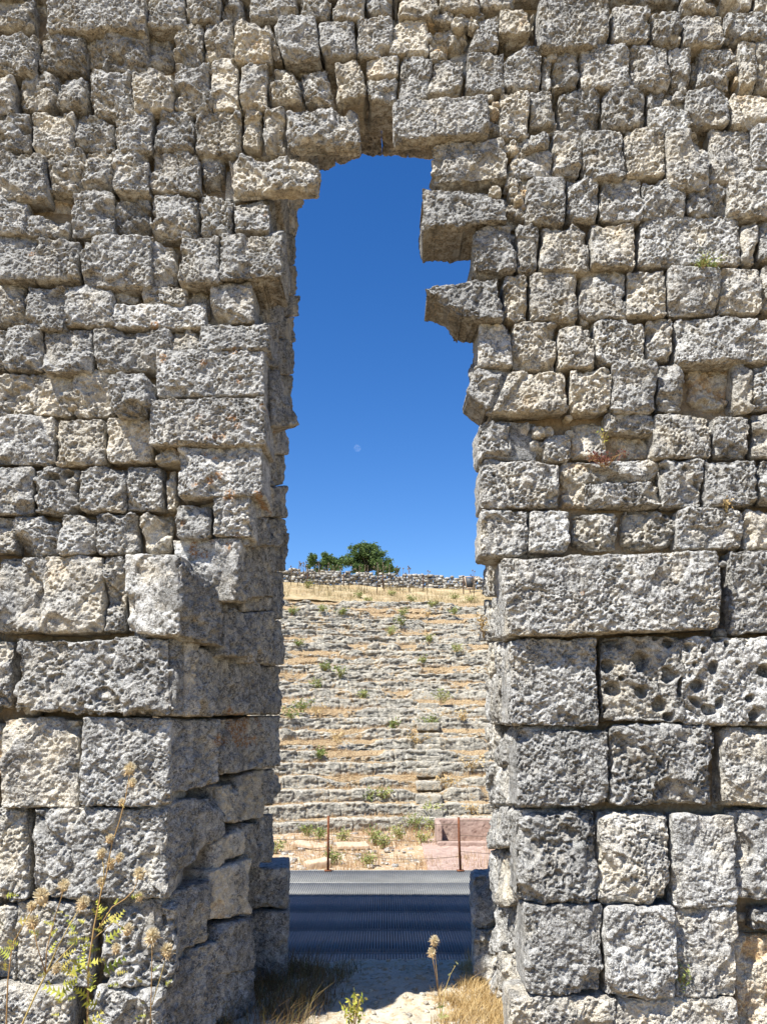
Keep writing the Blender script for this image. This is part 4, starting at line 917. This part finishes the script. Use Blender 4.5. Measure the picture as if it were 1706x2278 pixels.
for k in range(900):
    x = RS.uniform(-6, 6); y = RS.uniform(8, 22); s_ = RS.choice([.03, .05, .05, .09]); an = RS.uniform(0, 6.28)
    if 1. < x < 4.6 and 14.6 < y < 20.5: continue
    pebble(mb, np.array([x, y, -1.5+s_*.2]), np.array([math.cos(an), math.sin(an), 0]), np.array([-math.sin(an), math.cos(an), 0]), np.array([0, 0, 1.]), s_, s_*.8, s_*.55, warm=RS.uniform(.3, .8), tone=1.05, orange=0, fresh=0)
tag(mb.build('rubble', M['stone']), kind='stuff')

# ------------------------------------------------------------------ thistles in front of the wall
def head(o, c, r, up, fluffy=True):
    """thistle flower head: spiny bract cup with a tuft of pale fluff on top"""
    c = np.asarray(c, float); up = np.asarray(up, float); up /= np.linalg.norm(up)
    mbk, mf = MB(), MB()
    u = np.cross(up, (1, .2, 0)); u /= np.linalg.norm(u); v = np.cross(up, u)
    mbk.tube([c-up*r*.9, c-up*r*.45, c, c+up*r*.35], [r*.25, r*.72, r*.8, r*.5], 9, hue=RS.uniform(.2, .8))
    for k in range(34):
        a = RS.uniform(0, 6.28); e = RS.uniform(-.9, .5); d = (u*math.cos(a)+v*math.sin(a))*math.cos(e)+up*math.sin(e); s = np.cross(d, up); s /= (np.linalg.norm(s)+1e-6)
        b_ = c-up*r*.15+d*r*.55; tip = b_+d*r*RS.uniform(.6, 1.15)
        mbk.add([b_-s*r*.13, b_+s*r*.13, tip], None, [(0, 1, 2)], hue=RS.rand())
    if fluffy:
        for k in range(170):
            a = RS.uniform(0, 6.28); e = RS.uniform(-.15, 1.55); d = (u*math.cos(a)+v*math.sin(a))*math.cos(e)+up*math.sin(e); s = RS.normal(size=3); s -= d*(s@d); s /= np.linalg.norm(s)
            b_ = c+up*r*.2+d*r*.3; tip = b_+d*r*RS.uniform(.6, 1.0)
            mf.add([b_-s*r*.05, b_+s*r*.05, tip+s*r*.06, tip-s*r*.06], [(0, 1, 2, 3)], hue=RS.rand())
    hb = mbk.build('flower_head', M['bract'], o)
    if fluffy: 
        f_ = mf.build('fluff', M['head'], None); wl = f_.location.copy(); f_.parent = hb; f_.location = wl-hb.location-o.location
def thistle(label, stems, heads, leafs, d, rs=.004, lmat='yellow_weed'):
    base = stems[0][0]; b = at(*base, d)
    b2 = np.array([b[0], b[1], -.15])
    o = empty('thistle', b2, label, 'thistle'); ms, ml = MB(), MB()
    for s in stems:
        pts = [at(x, y, d+RS.uniform(-.015, .015)) for x, y in s]
        if s[0][1] > 2260: pts = [np.array([pts[0][0]+(pts[0][0]-pts[1][0])*.3, pts[0][1], -.17])]+pts
        n = len(pts); ms.tube(pts, list(np.linspace(rs*(1.3 if s[0][1] > 2260 else .8), rs*.5, n)), 6, hue=RS.uniform(.1, .9))
    for (x, y, r) in heads:
        head(o, at(x, y, d+RS.uniform(-.03, .03)), r*.0028, (RS.uniform(-.35, .35), RS.uniform(-.4, .1), 1))
    for (x, y, s, n) in leafs:
        c = at(x, y, d); n = max(2, int(n*.4))
        for k in range(n):      # lobed, spiny leaf: a midrib with paired side lobes
            a = RS.uniform(0, 6.28); dr = np.array([math.cos(a), .6*math.sin(a), RS.uniform(-.1, .9)]); dr /= np.linalg.norm(dr); sd = np.cross(dr, (0, -1, .2)); sd /= np.linalg.norm(sd); nn = np.cross(dr, sd)
            p0 = c+RS.normal(size=3)*s*.0029*np.array([.55, .5, .7]); L_ = s*.0029*RS.uniform(.45, .9); hu = RS.rand(); V, T = [], []
            nl = 5
            for q in range(nl):
                f0 = (q+.1)/nl; m0 = p0+dr*L_*f0-nn*L_*.15*f0*f0; m1 = p0+dr*L_*(f0+.16)-nn*L_*.15*f0*f0; w = L_*.30*(1-.7*f0)
                for sg_ in (-1, 1):
                    k0 = len(V); V += [m0, m1, (m0+m1)/2+sd*sg_*w+dr*L_*.10+nn*RS.uniform(-.1, .1)*L_]; T.append((k0, k0+1, k0+2))
            k0 = len(V); V += [p0-sd*L_*.04, p0+sd*L_*.04, p0+dr*L_*1.05]; T.append((k0, k0+1, k0+2))
            ml = MB(); ml.add(V, None, T, hue=hu); ml.build('leaf', M[lmat], o)
    ms.build('stem', M['stem'], o)
    return o
g = lambda x, y: sp('G', x, y)
thistle('tall dry thistle with a brown top head and yellowing leaves before the left pillar',
        [[g(540, 1500), g(545, 1100), g(580, 860), g(600, 760), g(625, 640), g(655, 540), g(690, 350), g(740, 200), g(775, 60), g(795, -60), g(805, -120)], [g(640, 600), g(640, 500), g(625, 420)], [g(668, 480), g(700, 455), g(738, 440)], [g(690, 350), g(675, 330)], [g(610, 720), g(625, 650), g(622, 600)], [g(765, 130), g(750, 105)],
         [g(570, 940), g(700, 830), g(785, 885)], [g(600, 880), g(690, 740), g(770, 690), g(820, 640), g(862, 545)]],
        [(*g(800, -105), 11), (*g(815, -20), 8), (*g(750, 100), 7), (*g(675, 325), 8), (*g(625, 415), 9), (*g(735, 440), 8), (*g(680, 478), 9), (*g(625, 592), 8), (*g(862, 540), 11), (*g(785, 885), 10), (*g(860, 680), 8)],
        [(*g(650, 780), 34, 12), (*g(590, 870), 32, 12), (*g(520, 930), 36, 14), (*g(545, 1050), 34, 12), (*g(690, 725), 24, 7), (*g(500, 1180), 46, 22), (*g(520, 1330), 52, 26), (*g(640, 1220), 34, 12)], -.55)
thistle('leaning dry thistle with several pale fluffy heads at the lower left',
        [[g(120, 1500), g(215, 1290), g(285, 1150), g(350, 1000), g(430, 850), g(490, 750), g(510, 722)], [g(280, 1160), g(290, 1000), g(340, 800), g(380, 680), g(396, 615)], [g(285, 1150), g(230, 980), g(205, 850)], [g(90, 950), g(180, 790), g(245, 700), g(262, 680)], [g(285, 1150), g(400, 1020), g(460, 960)], [g(40, 1500), g(50, 1200), g(75, 1000), g(95, 930)]],
        [(*g(512, 722), 11), (*g(396, 612), 10), (*g(260, 685), 14), (*g(202, 842), 11), (*g(715, 1000), 8), (*g(350, 1120), 8), (*g(195, 740), 8)],
        [(*g(60, 950), 30, 10), (*g(25, 1040), 40, 16), (*g(430, 990), 30, 10), (*g(280, 1010), 26, 7), (*g(350, 830), 20, 5), (*g(360, 755), 16, 4), (*g(380, 1200), 30, 8), (*g(420, 1320), 30, 8)], -.75)
thistle('thin thistle with two fluffy heads at the corner of the left pillar',
        [[g(925, 1500), g(930, 1300), g(935, 1100), g(937, 930)], [g(935, 1340), g(985, 1180), g(1010, 1090), g(1024, 1020)]],
        [(*g(937, 925), 13), (*g(1025, 1012), 12)], [(*g(960, 1210), 22, 9), (*g(930, 1300), 20, 8)], -.5, .003)
j = lambda x, y: sp('J', x, y)
thistle('single dry thistle with two spiny heads standing in the sunlit passage',
        [[j(1280, 1523), j(1270, 1400), j(1255, 1250), j(1240, 1080), j(1230, 950)], [j(1255, 1280), j(1230, 1120), j(1212, 1030)], [j(1275, 1480), j(1300, 1300), j(1345, 1170), j(1378, 1110)]],
        [(*j(1230, 942), 10), (*j(1212, 1022), 9)], [(*j(1270, 1470), 22, 12), (*j(1250, 1400), 16, 8), (*j(1320, 1240), 10, 4), (*j(1350, 1160), 10, 5), (*j(1375, 1110), 8, 4)], .15, .0028, 'weed')
# small plants rooted in the wall joints
def wallplant(px, py, d, h, rad, mat, label, n=120, lf=.012, hue=(0, 1)): return weed(at(px, py, d), h, rad, M[mat], label, None, n, lf, hue, 'wall_plant', 'plant')
wallplant(*sp('R2', 1250, 665), -.05, .05, .13, 'weed', 'green tuft growing in a joint beneath the long upper right block', 260)
wallplant(*sp('R2', 1330, 668), -.05, .035, .09, 'weed', 'small green sprig right of the green joint tuft', 90)
wallplant(*sp('R3', 800, 780), -.02, .06, .17, 'red_weed', 'reddish dry weed on a ledge in the right wall', 260)
wallplant(*sp('R3', 795, 690), 0, .14, .03, 'yellow_weed', 'thin yellow flowered sprig in a hollow of the right wall', 26, .010)
wallplant(*sp('R4', 165, 850), .6, .15, .06, 'straw', 'dry straw tuft growing from the right jamb', 110, .012)
wallplant(*sp('R6', 1205, 1080), .0, .13, .05, 'weed', 'green fern like plant in a joint low in the right wall', 160, .014)
wallplant(*j(660, 1530), .4, .16, .05, 'yellow_weed', 'small leafy plant in the passage beside the shadow edge', 110, .02)
wallplant(*sp('R4', 1440, 190), -.02, .05, .07, 'straw', 'dry moss tuft on top of the pale block at the right', 80, .012)

# ------------------------------------------------------------------ moon
s = NT('pale day moon'); tr = s.n('ShaderNodeBsdfTransparent'); df = s.n('ShaderNodeBsdfDiffuse'); df.inputs['Color'].default_value = (.022, .022, .021, 1)
ad = s.n('ShaderNodeAddShader'); s.L(tr.outputs[0], ad.inputs[0]); s.L(df.outputs[0], ad.inputs[1]); s.L(ad.outputs[0], s.out.inputs['Surface'])
V, Q = [], []
for i in range(33):
    for k in range(32): a, b_ = math.pi*i/32, 2*math.pi*k/32; V.append((math.sin(a)*math.cos(b_), math.sin(a)*math.sin(b_), math.cos(a)))
for i in range(32):
    for k in range(32): Q.append((i*32+k, (i+1)*32+k, (i+1)*32+(k+1) % 32, i*32+(k+1) % 32))
mc = at(795, 997, 1200.)
tag(mesh_np('moon', np.array(V)*5.2+mc, Q, s.m, origin=mc), 'faint pale daytime moon in the blue sky', 'moon')

# ------------------------------------------------------------------ sun, sky, camera
sd = np.array([SA, SB, -1.]); el = math.atan(1/math.hypot(SA, SB)); az = math.atan2(-SA, -SB)
L = bpy.data.lights.new('sun', 'SUN'); L.energy = 5.0; L.angle = math.radians(.5); L.color = (1., .975, .925)
lo = bpy.data.objects.new('sun', L); C.objects.link(lo); lo.rotation_euler = Vector(sd).to_track_quat('-Z', 'Y').to_euler(); lo.location = (-6, -12, 18)
w = bpy.data.worlds.new('World'); bpy.context.scene.world = w; w.use_nodes = True
nt = w.node_tree; sk = nt.nodes.new('ShaderNodeTexSky'); sk.sky_type = 'NISHITA'; sk.sun_disc = False; sk.sun_elevation = el; sk.sun_rotation = az
sk.altitude = 1200; sk.air_density = 1.; sk.dust_density = .2; sk.ozone_density = 3.5
hs = nt.nodes.new('ShaderNodeHueSaturation'); hs.inputs['Saturation'].default_value = 1.3; hs.inputs['Hue'].default_value = .509; nt.links.new(sk.outputs[0], hs.inputs['Color']); nt.links.new(hs.outputs[0], nt.nodes['Background'].inputs['Color']); nt.nodes['Background'].inputs['Strength'].default_value = .088
cd = bpy.data.cameras.new('camera'); cd.sensor_fit = 'VERTICAL'; cd.angle = FOV; cd.clip_end = 6000; cd.clip_start = .05
co = bpy.data.objects.new('camera', cd); C.objects.link(co); co.location = CAM; co.rotation_euler = (math.radians(90)+PITCH, 0, 0)
sc = bpy.context.scene; sc.camera = co
sc.view_settings.view_transform = 'Standard'; sc.view_settings.look = 'None'; sc.view_settings.exposure = 1.02; sc.view_settings.gamma = 1.
sc.cycles.max_bounces = 6; sc.cycles.use_denoising = True
